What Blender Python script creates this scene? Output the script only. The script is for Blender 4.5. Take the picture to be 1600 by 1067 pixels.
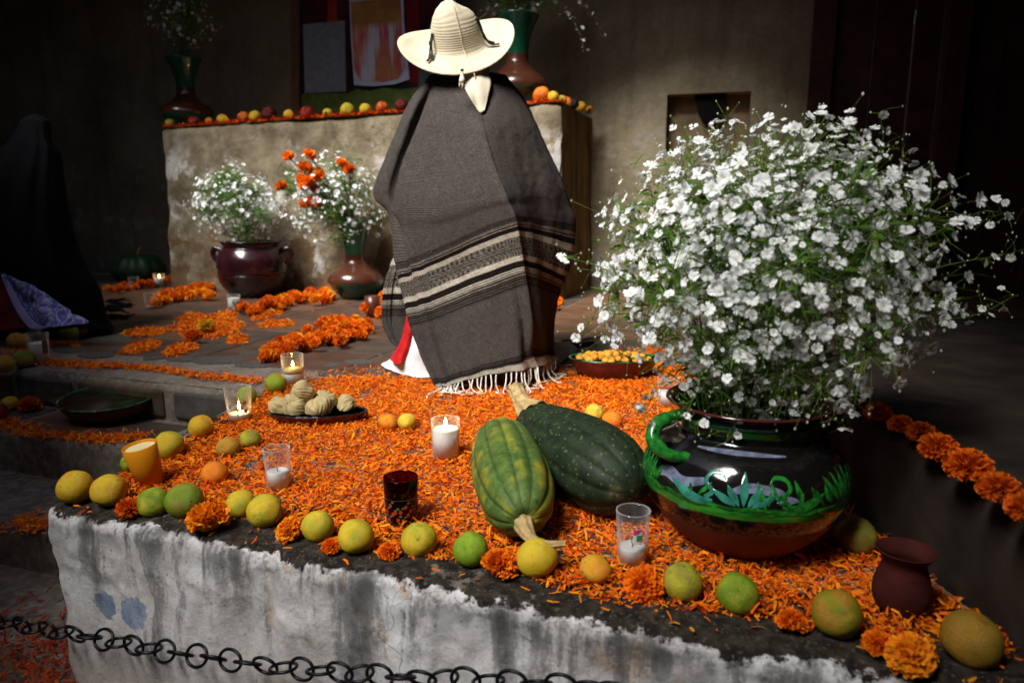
import bpy, bmesh, math, random
import numpy as np
from mathutils import Vector, Matrix, noise as mnoise
random.seed(7); RNG = np.random.default_rng(7)
for _o in list(bpy.data.objects): bpy.data.objects.remove(_o)
SC = bpy.context.scene
COL = SC.collection
R = math.radians
# ------------------------------------------------------------------ camera, sky, sun, exposure
FPX, CAMH = 1100.0, 0.68                       # focal length in 1600-px units, eye height above the platform
PITCH = math.atan((533.5-330.0)/FPX)
cam_d = bpy.data.cameras.new('camera'); cam = bpy.data.objects.new('camera', cam_d); COL.objects.link(cam)
cam.location = (0, 0, CAMH); cam.rotation_euler = (math.pi/2-PITCH, 0, 0)
cam_d.sensor_width = 36.0; cam_d.lens = FPX/1600*36; cam_d.clip_start = 0.05; cam_d.clip_end = 400
cam_d.dof.use_dof = True; cam_d.dof.focus_distance = 1.85; cam_d.dof.aperture_fstop = 3.2
SC.camera = cam
SUN_EL, SUN_AZ = 50.0, 38.0                    # azimuth measured from straight behind the camera towards its left
w = bpy.data.worlds.new('World'); SC.world = w; w.use_nodes = True
_nt = w.node_tree; _bg = _nt.nodes['Background']
_sky = _nt.nodes.new('ShaderNodeTexSky'); _sky.sky_type = 'NISHITA'; _sky.sun_disc = False
_sky.sun_elevation = R(SUN_EL); _sky.sun_rotation = R(180+SUN_AZ)
_sky.air_density = 1.0; _sky.dust_density = 3.0
_nt.links.new(_sky.outputs[0], _bg.inputs[0]); _bg.inputs[1].default_value = 0.06
sun_d = bpy.data.lights.new('sun', 'SUN'); sun = bpy.data.objects.new('sun', sun_d); COL.objects.link(sun)
sun_d.energy = 5.0; sun_d.angle = R(28); sun_d.color = (1.0, 0.975, 0.94)
SDIR = Vector((-math.sin(R(SUN_AZ))*math.cos(R(SUN_EL)), -math.cos(R(SUN_AZ))*math.cos(R(SUN_EL)), math.sin(R(SUN_EL))))
sun.rotation_euler = SDIR.to_track_quat('Z', 'Y').to_euler(); sun.location = (-4, -6, 9)
SC.view_settings.view_transform = 'Standard'; SC.view_settings.look = 'None'
SC.view_settings.exposure = 0.84; SC.view_settings.gamma = 1.0; SC.view_settings.use_curve_mapping = False
SC.render.engine = 'CYCLES'; SC.cycles.use_denoising = True
SC.cycles.max_bounces = 6; SC.cycles.diffuse_bounces = 3; SC.cycles.glossy_bounces = 3; SC.cycles.transparent_max_bounces = 12
SC.cycles.caustics_reflective = False; SC.cycles.caustics_refractive = False; SC.cycles.sample_clamp_indirect = 4.0
# ------------------------------------------------------------------ geometry of the view
CF = Vector((0, math.cos(PITCH), -math.sin(PITCH))); CU = Vector((0, math.sin(PITCH), math.cos(PITCH))); CX = Vector((1, 0, 0)); CO = Vector((0, 0, CAMH))
def ray(u, v): return CF + CX*((u-800)/FPX) - CU*((v-533.5)/FPX)
def on(u, v, z=0.0):                            # point of a horizontal plane
    r = ray(u, v); return CO + r*((z-CAMH)/r.z)
def at(u, v, Y):                                # point at ground distance Y
    r = ray(u, v); return CO + r*(Y/r.y)
def depth(p): return (Vector(p)-CO).dot(CF)
def rest(u, v, D, z0=0.0):                      # ball seen at (u,v) with diameter D px that rests on z0
    r = .035
    for _ in range(8):
        p = on(u, v, z0+r); r = D/2*depth(p)/FPX
    return Vector((p.x, p.y, z0)), r
E1 = Vector((.9455, -.3256, 0)); E2 = Vector((.3256, .9455, 0))   # along / into the porch
def ab(a, b, z=0): return E1*a + E2*b + Vector((0, 0, z))
# ------------------------------------------------------------------ materials
MATS = {}
class NB:
    def __init__(s, m):
        s.nt = m.node_tree; s.N = s.nt.nodes; s.L = s.nt.links
    def n(s, t, **k):
        nd = s.N.new('ShaderNode'+t)
        for a, b in k.items():
            if a.startswith('i_'):
                key = a[2:]; key = int(key) if key.isdigit() else key.replace('_', ' ')
                s.set(nd.inputs[key], b)
            else: setattr(nd, a, b)
        return nd
    def set(s, inp, v):
        if isinstance(v, bpy.types.NodeSocket): s.L.new(v, inp)
        elif isinstance(v, bpy.types.Node): s.L.new(v.outputs[0], inp)
        else:
            if inp.type == 'RGBA' and len(v) == 3: v = (*v, 1)
            inp.default_value = v
    def noise(s, vec, scale, detail=4, rough=.55, dist=0):
        nd = s.n('TexNoise', i_Scale=scale, i_Detail=detail, i_Roughness=rough, i_Distortion=dist)
        if vec is not None: s.set(nd.inputs['Vector'], vec)
        return nd.outputs[0]
    def mapr(s, x, a, b, c=0., d=1.):
        return s.n('MapRange', i_0=x, i_1=a, i_2=b, i_3=c, i_4=d).outputs[0]
    def mix(s, f, a, b, mode='MIX'):
        nd = s.n('Mix', data_type='RGBA', blend_type=mode)
        s.set(nd.inputs[0], f); s.set(nd.inputs[6], a); s.set(nd.inputs[7], b); return nd.outputs[2]
    def math(s, op, a, b=0., clamp=False):
        nd = s.n('Math', operation=op, use_clamp=clamp); s.set(nd.inputs[0], a); s.set(nd.inputs[1], b); return nd.outputs[0]
    def vmul(s, v, k):
        nd = s.n('VectorMath', operation='MULTIPLY'); s.set(nd.inputs[0], v); s.set(nd.inputs[1], k); return nd.outputs[0]
    def bump(s, h, strength=.3, dist=.01):
        return s.n('Bump', i_Strength=strength, i_Distance=dist, i_Height=h).outputs[0]
    def obj(s): return s.n('TexCoord').outputs['Object']
    def uv(s): return s.n('TexCoord').outputs['UV']
    def attr(s, name, typ='GEOMETRY', out=0): return s.n('Attribute', attribute_name=name, attribute_type=typ).outputs[out]
    def sep(s, v): return s.n('SeparateXYZ', i_0=v).outputs
def mat(name, fn=None, color=(.5, .5, .5), rough=.6, **kw):
    if name in MATS: return MATS[name]
    m = bpy.data.materials.new(name); m.use_nodes = True; b = NB(m); p = b.N['Principled BSDF']
    p.inputs['Base Color'].default_value = (*color, 1); p.inputs['Roughness'].default_value = rough
    p.inputs['Specular IOR Level'].default_value = .15 if rough > .65 else .4
    for k, v in kw.items(): p.inputs[k.replace('_', ' ')].default_value = v
    if fn: fn(b, p)
    MATS[name] = m; return m
def simple(name, color, rough=.6, var=.25, scale=20, bump=.15, bs=60, **kw):
    def f(b, p):
        o = b.obj(); n = b.noise(o, scale, 5)
        c2 = tuple(max(0, x*(1-var)) for x in color); c1 = tuple(min(1, x*(1+var)) for x in color)
        b.set(p.inputs['Base Color'], b.mix(b.mapr(n, .3, .7), c2, c1))
        if bump: b.set(p.inputs['Normal'], b.bump(b.noise(o, bs, 4), bump, .004))
    return mat(name, f, color, rough, **kw)
def f_vcol(b, p): b.set(p.inputs['Base Color'], b.attr('Col'))
def petal_mat(name, trans=.3, rough=.7):
    if name in MATS: return MATS[name]
    m = mat(name, None, rough=rough); b = NB(m); p = b.N['Principled BSDF']; out = b.N['Material Output']
    c = b.attr('Col'); b.set(p.inputs['Base Color'], c); p.inputs['Specular IOR Level'].default_value = .2
    t = b.n('BsdfTranslucent', i_Color=c); mx = b.n('MixShader', i_0=trans); b.L.new(p.outputs[0], mx.inputs[1]); b.L.new(t.outputs[0], mx.inputs[2])
    b.L.new(mx.outputs[0], out.inputs[0]); return m
PETAL = petal_mat('petal'); WHITEP = petal_mat('white_petal', .28)
def glass_mat(name, tint=(.97, .98, .98), refl=1.45, dirt_sheen=0.05, dirt_sheen_col=(.8, .8, .78)):
    if name in MATS: return MATS[name]
    m = mat(name); b = NB(m); out = b.N['Material Output']
    tr = b.n('BsdfTransparent', i_Color=tint); gl = b.n('BsdfGlossy', i_Roughness=.05); lw = b.n('LayerWeight', i_Blend=.5).outputs['Facing']; fr = b.n('MapRange', i_0=b.math('POWER', lw, 4.), i_1=0., i_2=1., i_3=.03, i_4=.45)
    df = b.n('BsdfDiffuse', i_Color=dirt_sheen_col); m0 = b.n('MixShader', i_0=b.math('ADD', b.math('MULTIPLY', b.noise(b.obj(), 60), dirt_sheen*2), b.math('MULTIPLY', b.math('POWER', b.n('LayerWeight', i_Blend=.5).outputs['Facing'], 2.5), .55)))  # faint dirt, plus pale diffuse at the edges standing in for reflections
    b.L.new(tr.outputs[0], m0.inputs[1]); b.L.new(df.outputs[0], m0.inputs[2])
    mx = b.n('MixShader', i_0=fr.outputs[0]); b.L.new(m0.outputs[0], mx.inputs[1]); b.L.new(gl.outputs[0], mx.inputs[2])
    b.L.new(mx.outputs[0], out.inputs[0]); return m
GLASS = glass_mat('clear_glass', dirt_sheen=.02)
# ------------------------------------------------------------------ mesh helpers
def mesh(name, V, F, m=None, parent=None, smooth=True, col=None, uv=None, loc=None):
    me = bpy.data.meshes.new(name)
    me.from_pydata([tuple(map(float, x)) for x in V] if not isinstance(V, np.ndarray) else V.tolist(), [], F if not isinstance(F, np.ndarray) else F.tolist())
    if smooth: me.polygons.foreach_set('use_smooth', [True]*len(me.polygons))
    if col is not None:
        a = me.color_attributes.new('Col', 'FLOAT_COLOR', 'POINT'); c = np.ones((len(V), 4)); c[:, :3] = np.asarray(col)[:, :3]
        a.data.foreach_set('color', c.ravel())
    if uv is not None:
        l = me.uv_layers.new(name='UVMap'); idx = np.zeros(len(me.loops), int); me.loops.foreach_get('vertex_index', idx)
        l.data.foreach_set('uv', np.asarray(uv, float)[idx].ravel())
    if m: me.materials.append(m)
    me.update()
    o = bpy.data.objects.new(name, me); COL.objects.link(o)
    if parent is not None: o.parent = parent
    if loc is not None: o.location = loc
    return o
def tag(o, label, cat=None, group=None, kind=None):
    o['label'] = label
    if cat: o['category'] = cat
    if group: o['group'] = group
    if kind: o['kind'] = kind
    return o
def thing(name, label, cat, loc=(0, 0, 0), rz=0, group=None):
    o = bpy.data.objects.new(name, None); COL.objects.link(o); o.location = loc; o.rotation_euler = (0, 0, rz); o.empty_display_size = .05
    return tag(o, label, cat, group)
def inst(name, data, parent=None, loc=(0, 0, 0), rot=(0, 0, 0), scale=1):
    o = bpy.data.objects.new(name, data); COL.objects.link(o)
    if parent is not None: o.parent = parent
    o.location = loc; o.rotation_euler = rot; o.scale = (scale,)*3 if not hasattr(scale, '__len__') else scale
    return o
class MB:
    def __init__(s): s.v = []; s.f = []; s.c = []
    def add(s, V, F, c=None):
        k = len(s.v); s.v += [tuple(x) for x in V]; s.f += [tuple(i+k for i in f) for f in F]
        if c is not None: s.c += [c]*len(V) if not hasattr(c[0], '__len__') else list(c)
        return s
    def box(s, c, d, M=None, cc=None):
        V = [Vector((c[0]+d[0]/2*x, c[1]+d[1]/2*y, c[2]+d[2]/2*z)) for x in (-1, 1) for y in (-1, 1) for z in (-1, 1)]
        if M is not None: V = [M @ x for x in V]
        return s.add(V, [(0, 1, 3, 2), (4, 6, 7, 5), (0, 4, 5, 1), (2, 3, 7, 6), (0, 2, 6, 4), (1, 5, 7, 3)], cc)
    def tube(s, P, rad, n=6, c=None, closed=False):
        P = [Vector(p) for p in P]; m = len(P)
        if not hasattr(rad, '__len__'): rad = [rad]*m
        V = []; ref = Vector((.31, .17, .93))
        for i, p in enumerate(P):
            t = (P[(i+1) % m]-P[i-1] if closed else P[min(i+1, m-1)]-P[max(i-1, 0)])
            if t.length < 1e-9: t = Vector((0, 0, 1))
            t.normalize(); a = t.cross(ref)
            if a.length < 1e-3: a = t.cross(Vector((1, 0, 0)))
            a.normalize(); b = t.cross(a)
            for k in range(n):
                th = 2*math.pi*k/n; V.append(p+(a*math.cos(th)+b*math.sin(th))*rad[i])
        F = []
        for i in range(m if closed else m-1):
            j = (i+1) % m
            for k in range(n): F.append((i*n+k, i*n+(k+1) % n, j*n+(k+1) % n, j*n+k))
        if not closed: F += [tuple(range(n-1, -1, -1)), tuple((m-1)*n+k for k in range(n))]
        return s.add(V, F, c)
    def lathe(s, prof, n=32, c=None, sx=1, sy=1, fn=None, caps=True):
        V = []
        for i, (r, z) in enumerate(prof):
            for k in range(n):
                th = 2*math.pi*k/n; rr = r*(fn(th, i/(len(prof)-1)) if fn else 1)
                V.append((rr*math.cos(th)*sx, rr*math.sin(th)*sy, z))
        F = []; m = len(prof)
        for i in range(m-1):
            for k in range(n): F.append((i*n+k, i*n+(k+1) % n, (i+1)*n+(k+1) % n, (i+1)*n+k))
        if caps:
            if prof[0][0] > 1e-6: F.append(tuple(range(n-1, -1, -1)))
            if prof[-1][0] > 1e-6: F.append(tuple((m-1)*n+k for k in range(n)))
        return s.add(V, F, c)
    def build(s, name, m, parent=None, smooth=True, loc=None):
        return mesh(name, s.v, s.f, m, parent, smooth, s.c if s.c else None, None, loc)
def smooth_prof(pts, k=6):                      # Catmull-Rom through (r,z) points
    P = np.array(pts, float); return [tuple(x) for x in crom(P, k)]
def crom(P, k, closed=False):
    n = len(P); out = []
    segs = n if closed else n-1
    for i in range(segs):
        if closed: p0, p1, p2, p3 = P[i-1], P[i], P[(i+1) % n], P[(i+2) % n]
        else: p1, p2 = P[i], P[i+1]; p0 = P[i-1] if i else 2*p1-p2; p3 = P[i+2] if i+2 < n else 2*p2-p1
        for j in range(k):
            t = j/k; out.append(.5*((2*p1)+(-p0+p2)*t+(2*p0-5*p1+4*p2-p3)*t*t+(-p0+3*p1-3*p2+p3)*t**3))
    if not closed: out.append(P[-1])
    return np.array(out)
def grid_faces(r, c, wrap=False):
    F = []
    for i in range(r-1):
        for j in range(c if wrap else c-1): F.append((i*c+j, i*c+(j+1) % c, (i+1)*c+(j+1) % c, (i+1)*c+j))
    return F
def fbm(p, o=4): return mnoise.fractal(Vector(p), .6, 2.0, o)
# petals ---------------------------------------------------------------------------------------
ORANGE = np.array([[.86, .165, .003], [.91, .24, .004], [.76, .105, .002], [.95, .33, .010], [.50, .055, .002]])
def petals_arrays(P, L=(.012, .03), W=(.003, .006), tilt=.35, pal=ORANGE, pw=(.30, .34, .14, .16, .06), rng=RNG):
    P = np.asarray(P, float); n = len(P)
    yaw = rng.uniform(0, 2*np.pi, n); pit = rng.normal(0, tilt, n); rol = rng.normal(0, .6, n)
    l = rng.uniform(*L, n); wd = rng.uniform(*W, n); cur = rng.uniform(-.5, .9, n)
    d = np.stack([np.cos(yaw)*np.cos(pit), np.sin(yaw)*np.cos(pit), np.sin(pit)], 1)
    s = np.stack([-np.sin(yaw), np.cos(yaw), np.zeros(n)], 1); up = np.cross(d, s)
    s2 = s*np.cos(rol)[:, None]+up*np.sin(rol)[:, None]; up2 = np.cross(d, s2)
    V = []
    for t, ww, h in ((-.5, .45, 0), (-.05, 1., 1), (.5, .8, 0)):
        c = P+d*(l*t)[:, None]+up2*(l*.22*cur*(h*1.0))[:, None]+s2*(l*.12*np.where(h, 0, cur))[:, None]
        V += [c-s2*(wd*ww/2)[:, None], c+s2*(wd*ww/2)[:, None]]
    V = np.stack(V, 1)
    zmin = V[:, :, 2].min(1); base = P[:, 2]-.001
    V[:, :, 2] += np.maximum(0, base-zmin)[:, None]
    V = V.reshape(-1, 3)
    k = np.arange(n)*6
    F = np.concatenate([np.stack([k, k+1, k+3, k+2], 1), np.stack([k+2, k+3, k+5, k+4], 1)])
    ci = rng.choice(len(pal), n, p=np.array(pw)/sum(pw)); c = pal[ci]*rng.uniform(.8, 1.15, (n, 1)); C = np.repeat(np.clip(c, 0, 1), 6, 0)
    return V, F, C
def petal_stuff(name, P, label, **k):
    V, F, C = petals_arrays(P, **k); o = mesh(name, V, F, PETAL, smooth=False, col=C)
    return tag(o, label, 'petals', kind='stuff')
# ------------------------------------------------------------------ the setting
PL, PR = Vector((-1.115, 1.547, 0)), Vector((1.45, .592, 0))
NW = Vector((-.349, -.937, 0)).normalized()      # outward normal of the low front wall
BLUE = [(.19, .22), (.29, .22)]
def m_plaster_top(b, p):
    uv = b.uv(); o = b.obj(); s = b.sep(uv); u, v = s[0], s[1]          # v: metres below the edge (negative on top)
    n1 = b.noise(o, 3.2, 6, .6); n2 = b.noise(o, 11, 6, .65); n3 = b.noise(o, 45, 5, .6); n4 = b.noise(o, 140, 3)
    base = b.mix(b.mapr(b.math('ADD', b.math('MULTIPLY', n1, .7), b.math('MULTIPLY', n3, .3)), .38, .66), (.42, .40, .385), (.65, .655, .68))
    base = b.mix(b.math('MULTIPLY', b.mapr(b.noise(o, 5.1, 6, .7, .6), .56, .62), .55), base, (.40, .255, .13))   # ochre coat under the lime wash
    blue = b.noise(b.n('Mapping', i_Vector=o, i_Location=(3.1, 7.3, 1.7)).outputs[0], 4.6, 6, .66)
    dn = b.math('ADD', b.math('MULTIPLY', b.math('SUBTRACT', n2, .5), .16), b.math('MULTIPLY', b.math('SUBTRACT', n3, .5), .14))
    def spot(cu, cv, ru, rv):
        du = b.math('DIVIDE', b.math('SUBTRACT', u, cu), ru); dv = b.math('DIVIDE', b.math('SUBTRACT', v, cv), rv)
        q = b.math('SQRT', b.math('ADD', b.math('MULTIPLY', du, du), b.math('MULTIPLY', dv, dv))); return b.mapr(b.math('ADD', q, b.math('MULTIPLY', dn, 9.)), 1.0, .92)
    blu = b.math('MAXIMUM', spot(BLUE[0][0], BLUE[0][1], .034, .032), spot(BLUE[1][0], BLUE[1][1], .048, .040))
    base = b.mix(blu, base, b.mix(b.mapr(n2, .4, .6), (.16, .21, .30), (.30, .36, .46)))
    low = b.math('MULTIPLY', b.mapr(v, .22, .5), b.mapr(n2, .3, .65)); base = b.mix(b.math('MULTIPLY', low, .75), base, (.30, .20, .11))
    sv = b.n('CombineXYZ', i_0=u, i_1=b.math('MULTIPLY', v, .16), i_2=0.).outputs[0]
    st = b.noise(sv, 9.5, 5, .6, .25); stf = b.noise(sv, 34, 4, .6, .2)
    reach = b.math('ADD', b.math('MULTIPLY', b.noise(b.vmul(sv, (1, 0, 0)), 4.2, 3), 1.1), -.30)
    fall = b.mapr(b.math('SUBTRACT', v, reach), -.14, .10, 1., 0.)
    sraw = b.math('MULTIPLY', b.mapr(b.math('ADD', st, b.math('MULTIPLY', stf, .26)), .56, .70), fall); sraw = b.math('ADD', sraw, b.math('ADD', b.math('MULTIPLY', b.math('SUBTRACT', n3, .5), .9), b.math('MULTIPLY', b.math('SUBTRACT', n4, .5), .8))); soft = b.math('MULTIPLY', b.mapr(b.math('ADD', st, b.math('MULTIPLY', stf, .26)), .60, .76), fall); streak = b.math('ADD', b.math('MULTIPLY', b.math('MULTIPLY', b.mapr(sraw, .36, .8), fall), .5), b.math('MULTIPLY', soft, .55))
    base = b.mix(b.math('MULTIPLY', streak, .80, True), base, b.mix(b.mapr(n3, .35, .7), (.022, .022, .023), (.085, .083, .08)))
    sp = b.math('MULTIPLY', b.mapr(n3, .60, .68), b.mapr(n1, .45, .62)); base = b.mix(b.math('MULTIPLY', sp, .5), base, (.10, .09, .085))
    vo = b.n('TexVoronoi', feature='DISTANCE_TO_EDGE', i_Scale=3.3, i_Vector=b.n('VectorMath', operation='ADD', i_0=o, i_1=b.vmul(b.n('TexNoise', i_Scale=7., i_Vector=o).outputs[1], (.28, .28, .28))).outputs[0]).outputs[0]
    base = b.mix(b.math('MULTIPLY', b.mapr(vo, .002, .006, 1, 0), b.mapr(n1, .50, .58, 0., .55)), base, (.06, .055, .05))
    base = b.mix(b.mapr(n4, .40, .66, 0, .30), base, b.mix(1., base, (.55, .52, .50), 'MULTIPLY')); pit = b.mapr(b.n('TexVoronoi', i_Scale=55., i_Vector=o).outputs[0], .10, .17, 1, 0); base = b.mix(b.math('MULTIPLY', pit, b.mapr(n2, .48, .56, 0, .7)), base, (.12, .10, .085))
    e = b.math('ADD', b.math('SUBTRACT', v, .012), b.math('MULTIPLY', b.math('SUBTRACT', n2, .5), .10)); e = b.math('ADD', e, b.math('ADD', b.math('MULTIPLY', b.math('SUBTRACT', n3, .5), .045), b.math('MULTIPLY', b.math('SUBTRACT', n4, .5), .02))); e = b.math('ADD', e, b.math('MULTIPLY', b.math('SUBTRACT', b.noise(o, 2.3, 3), .5), .10))
    crumb = b.math('MULTIPLY', b.mapr(e, -.002, .003), b.mapr(e, .016, .007)); crumb = b.math('MULTIPLY', b.math('MULTIPLY', crumb, b.mapr(n3, .46, .58)), b.mapr(b.noise(o, 5.5, 4), .42, .56, .1, .9))
    grime = b.math('MULTIPLY', b.mapr(e, .01, .03), b.mapr(e, .10, .035)); base = b.mix(b.math('MULTIPLY', b.math('MULTIPLY', grime, b.mapr(b.math('ADD', b.math('MULTIPLY', n2, .5), b.math('MULTIPLY', n3, .5)), .40, .60)), .75), base, (.05, .05, .05))
    moss = b.mix(b.mapr(n3, .4, .66), (.010, .0085, .007), (.042, .032, .023)); moss = b.mix(b.mapr(n2, .60, .64, 0, .75), moss, (.16, .14, .115)); moss = b.mix(b.mapr(n4, .58, .66, 0, .6), moss, (.10, .085, .07))
    base = b.mix(b.mapr(e, .006, -.004), base, moss); base = b.mix(b.math('MULTIPLY', crumb, .85), base, (.62, .615, .62))
    b.set(p.inputs['Base Color'], base)
    h = b.math('ADD', b.math('MULTIPLY', n2, .6), b.math('MULTIPLY', n3, .35)); h = b.math('ADD', h, b.math('MULTIPLY', n4, .12)); h = b.math('ADD', h, b.math('MULTIPLY', crumb, .25))
    b.set(p.inputs['Normal'], b.bump(h, .55, .012))
M_WALLTOP = mat('limewashed_plaster', m_plaster_top, rough=.9)
def m_stonefloor(b, p):
    o = b.obj(); n = b.noise(o, 6, 6, .6); n2 = b.noise(o, 38, 5); 
    c = b.mix(b.mapr(n, .35, .65), (.10, .08, .062), (.20, .165, .13)); c = b.mix(b.mapr(n2, .45, .7), c, (.27, .23, .19))
    b.set(p.inputs['Base Color'], c); b.set(p.inputs['Normal'], b.bump(b.math('ADD', n, b.math('MULTIPLY', n2, .5)), .5, .01))
M_STONE = mat('mortar_floor', m_stonefloor, rough=.85)
M_TILE = simple('clay_tile', (.085, .046, .028), .55, .4, 7, .25, 40)
M_GREYSTONE = simple('grey_stone', (.085, .078, .07), .7, .4, 14, .3, 50)
M_BLOCK = simple('brown_block', (.09, .064, .042), .85, .45, 12, .6, 40)
def m_adobe(b, p):
    o = b.obj(); s = b.sep(o)
    n1 = b.noise(o, 1.1, 7, .62); n2 = b.noise(o, 4.5, 7, .65); n3 = b.noise(o, 24, 5); st = b.noise(b.vmul(o, (5, 5, .6)), 1.5, 5)
    c = b.mix(b.mapr(n1, .32, .68), (.19, .155, .095), (.44, .375, .255)); c = b.mix(b.math('MULTIPLY', b.mapr(st, .5, .75), .6), c, (.13, .097, .062))
    c = b.mix(b.mapr(n2, .52, .60, 0., .5), c, (.26, .21, .145))
    patch = b.math('MULTIPLY', b.mapr(b.math('ADD', n2, b.math('MULTIPLY', n1, .5)), .80, .90), b.mapr(s[2], 1.7, .9)); c = b.mix(b.math('MULTIPLY', patch, .7), c, (.50, .48, .44))
    c = b.mix(b.mapr(n3, .35, .65, 0, .35), c, b.mix(1., c, (.55, .52, .48), 'MULTIPLY'))
    b.set(p.inputs['Base Color'], c); b.set(p.inputs['Normal'], b.bump(b.math('ADD', n2, b.math('MULTIPLY', n3, .4)), .6, .04))
M_ADOBE = mat('adobe_plaster', m_adobe, rough=.92)
def m_altar(b, p):
    o = b.obj(); s = b.sep(o)
    n1 = b.noise(o, 1.7, 7, .62, .5); n2 = b.noise(o, 6, 7, .65); n3 = b.noise(o, 28, 5)
    c = b.mix(b.mapr(n2, .36, .64), (.13, .10, .062), (.29, .24, .16))
    m = b.mapr(b.math('ADD', b.math('MULTIPLY', n1, .8), b.math('MULTIPLY', n2, .3)), .575, .635); c = b.mix(b.math('MULTIPLY', m, b.mapr(s[2], 1.32, 1.1, 0, .95)), c, (.52, .50, .47))
    d = b.mapr(b.noise(b.n('Mapping', i_Vector=o, i_Location=(5, 2, 9)).outputs[0], 2.6, 6, .6, .8), .54, .57); c = b.mix(b.math('MULTIPLY', d, b.mapr(s[2], .95, .45, 0, .9)), c, (.16, .095, .045))
    vo = b.n('TexVoronoi', feature='DISTANCE_TO_EDGE', i_Scale=2.2, i_Vector=b.n('VectorMath', operation='ADD', i_0=o, i_1=b.vmul(b.n('TexNoise', i_Scale=5., i_Vector=o).outputs[1], (.35, .35, .35))).outputs[0]).outputs[0]
    c = b.mix(b.mapr(vo, .003, .010, .6, 0), c, (.09, .065, .04))
    b.set(p.inputs['Base Color'], c); b.set(p.inputs['Normal'], b.bump(b.math('ADD', n2, b.math('MULTIPLY', n3, .4)), .55, .03))
M_ALTAR = mat('altar_plaster', m_altar, rough=.92)
def m_altar_side(b, p):
    o = b.obj(); st = b.noise(b.vmul(o, (4, 4, .7)), 2.2, 6, .6, .6)
    b.set(p.inputs['Base Color'], b.mix(b.mapr(st, .35, .7), (.09, .058, .022), (.30, .19, .075))); b.set(p.inputs['Normal'], b.bump(st, .4, .02))
M_ALTSIDE = mat('ochre_stained_plaster', m_altar_side, rough=.9)

# floor sheet: porch floor and the platform that juts out towards the camera
FL_A, FL_B = Vector((-2.08, 3.006, 0)), Vector((-.981, 2.617, 0))
def poly_sheet(name, pts, z, m, grid=None):
    bm = bmesh.new(); vs = [bm.verts.new((x, y, z)) for x, y in pts]; f = bm.faces.new(vs); bmesh.ops.triangulate(bm, faces=[f]); bmesh.ops.recalc_face_normals(bm, faces=bm.faces)
    me = bpy.data.meshes.new(name); bm.to_mesh(me); bm.free(); me.materials.append(m); o = bpy.data.objects.new(name, me); COL.objects.link(o); return o
far_l = FL_B - (FL_B-FL_A).normalized()*7
floor = mesh('porch_floor', [(far_l.x, far_l.y, -.003), (FL_B.x, FL_B.y, -.003), (8, 4.6, -.003), (-7, 9.2, -.003), (-1.05, 1.60, -.003), (-1.02, 1.585, -.003), (1.43, .68, -.003), (6.5, -1.0, -.003)], [(0, 1, 2, 3), (1, 4, 5, 6, 7, 2)], M_STONE, smooth=False)
tag(floor, 'brown tiled porch floor with pale joints', kind='structure')
# tiles (each one its own part) on the porch behind the platform
tile_me = None
def tile_mesh(sx, sy, h, seed):
    mb = MB(); bv = .008; rr = random.Random(seed)
    P = [(-sx/2, -sy/2), (sx/2, -sy/2), (sx/2, sy/2), (-sx/2, sy/2)]
    V = [(x, y, -.012) for x, y in P]+[(x, y, h-.004) for x, y in P]+[(x*(1-2*bv/sx), y*(1-2*bv/sy), h+rr.uniform(-.001, .0015)) for x, y in P]
    F = [(8, 9, 10, 11)]
    for k in range(4):
        j = (k+1) % 4; F += [(k, j, 4+j, 4+k), (4+k, 4+j, 8+j, 8+k)]
    mb.add(V, F); o = mb.build('tile', M_TILE, smooth=False); me = o.data; bpy.data.objects.remove(o); return me
TS = .40
M_TILES = [simple('clay_tile_%d' % i, c, .5, .4, 6, .25, 40) for i, c in enumerate([(.105, .052, .028), (.085, .046, .030), (.12, .062, .034), (.070, .050, .038)])]
tmes = []
for i in range(4):
    t = tile_mesh(TS-.014, TS-.014, .004, i); t.materials.clear(); t.materials.append(M_TILES[i]); tmes.append(t)
tang = math.atan2(-.3256, .9455)
b0 = FL_A.dot(E2)+.36
nt_ = 0
for ia in range(-14, 14):
    for ib in range(-2, 11):
        a = ia*TS+.13; bb = b0+TS*(ib+.5); c = ab(a, bb)
        if ib < 0 and c.x < 1.3: continue
        d = depth((c.x, c.y, 0)); uu = 800+FPX*c.x/d
        if c.y > 7.3 - .29*c.x or uu < -80 or uu > 1900 or d > 7.6: continue
        o = inst('tile', tmes[random.randrange(4)], floor, (c.x, c.y, 0), (0, 0, tang+random.uniform(-.006, .006)+random.choice((0, math.pi)))); nt_ += 1
# flat stones set in the mortar along the porch edge
def stone_mesh(rx, ry, h, seed, n=11):
    rr = random.Random(seed); V = []; ang = [2*math.pi*k/n+rr.uniform(-.2, .2) for k in range(n)]; rad = [rr.uniform(.75, 1.1) for _ in range(n)]
    for s, z in ((1, -.01), (1, h*.6), (.88, h)): V += [(rx*r*s*math.cos(t), ry*r*s*math.sin(t), z) for t, r in zip(ang, rad)]
    F = [tuple(2*n+k for k in range(n))]
    for l in (0, 1): F += [(l*n+k, l*n+(k+1) % n, (l+1)*n+(k+1) % n, (l+1)*n+k) for k in range(n)]
    o = mesh('stone', V, F, M_GREYSTONE, smooth=False); me = o.data; bpy.data.objects.remove(o); return me
smes = [stone_mesh(.5, .5, .006, k) for k in range(5)]
for i, (u, v, wx, wy) in enumerate([(345, 563, .16, .10), (400, 570, .11, .08), (285, 562, .12, .06), (240, 560, .06, .05), (525, 585, .10, .06), (520, 571, .04, .05), (200, 545, .15, .08), (150, 556, .13, .07), (605, 580, .13, .09), (180, 530, .2, .09), (390, 552, .07, .05), (460, 560, .07, .05), (110, 548, .12, .07), (560, 566, .09, .06)]):
    p = on(u, v); inst('stone', smes[i % 5], floor, (p.x, p.y, 0), (0, 0, tang+random.uniform(-.3, .3)), (wx*1.7, wy*1.9, 1))
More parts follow.
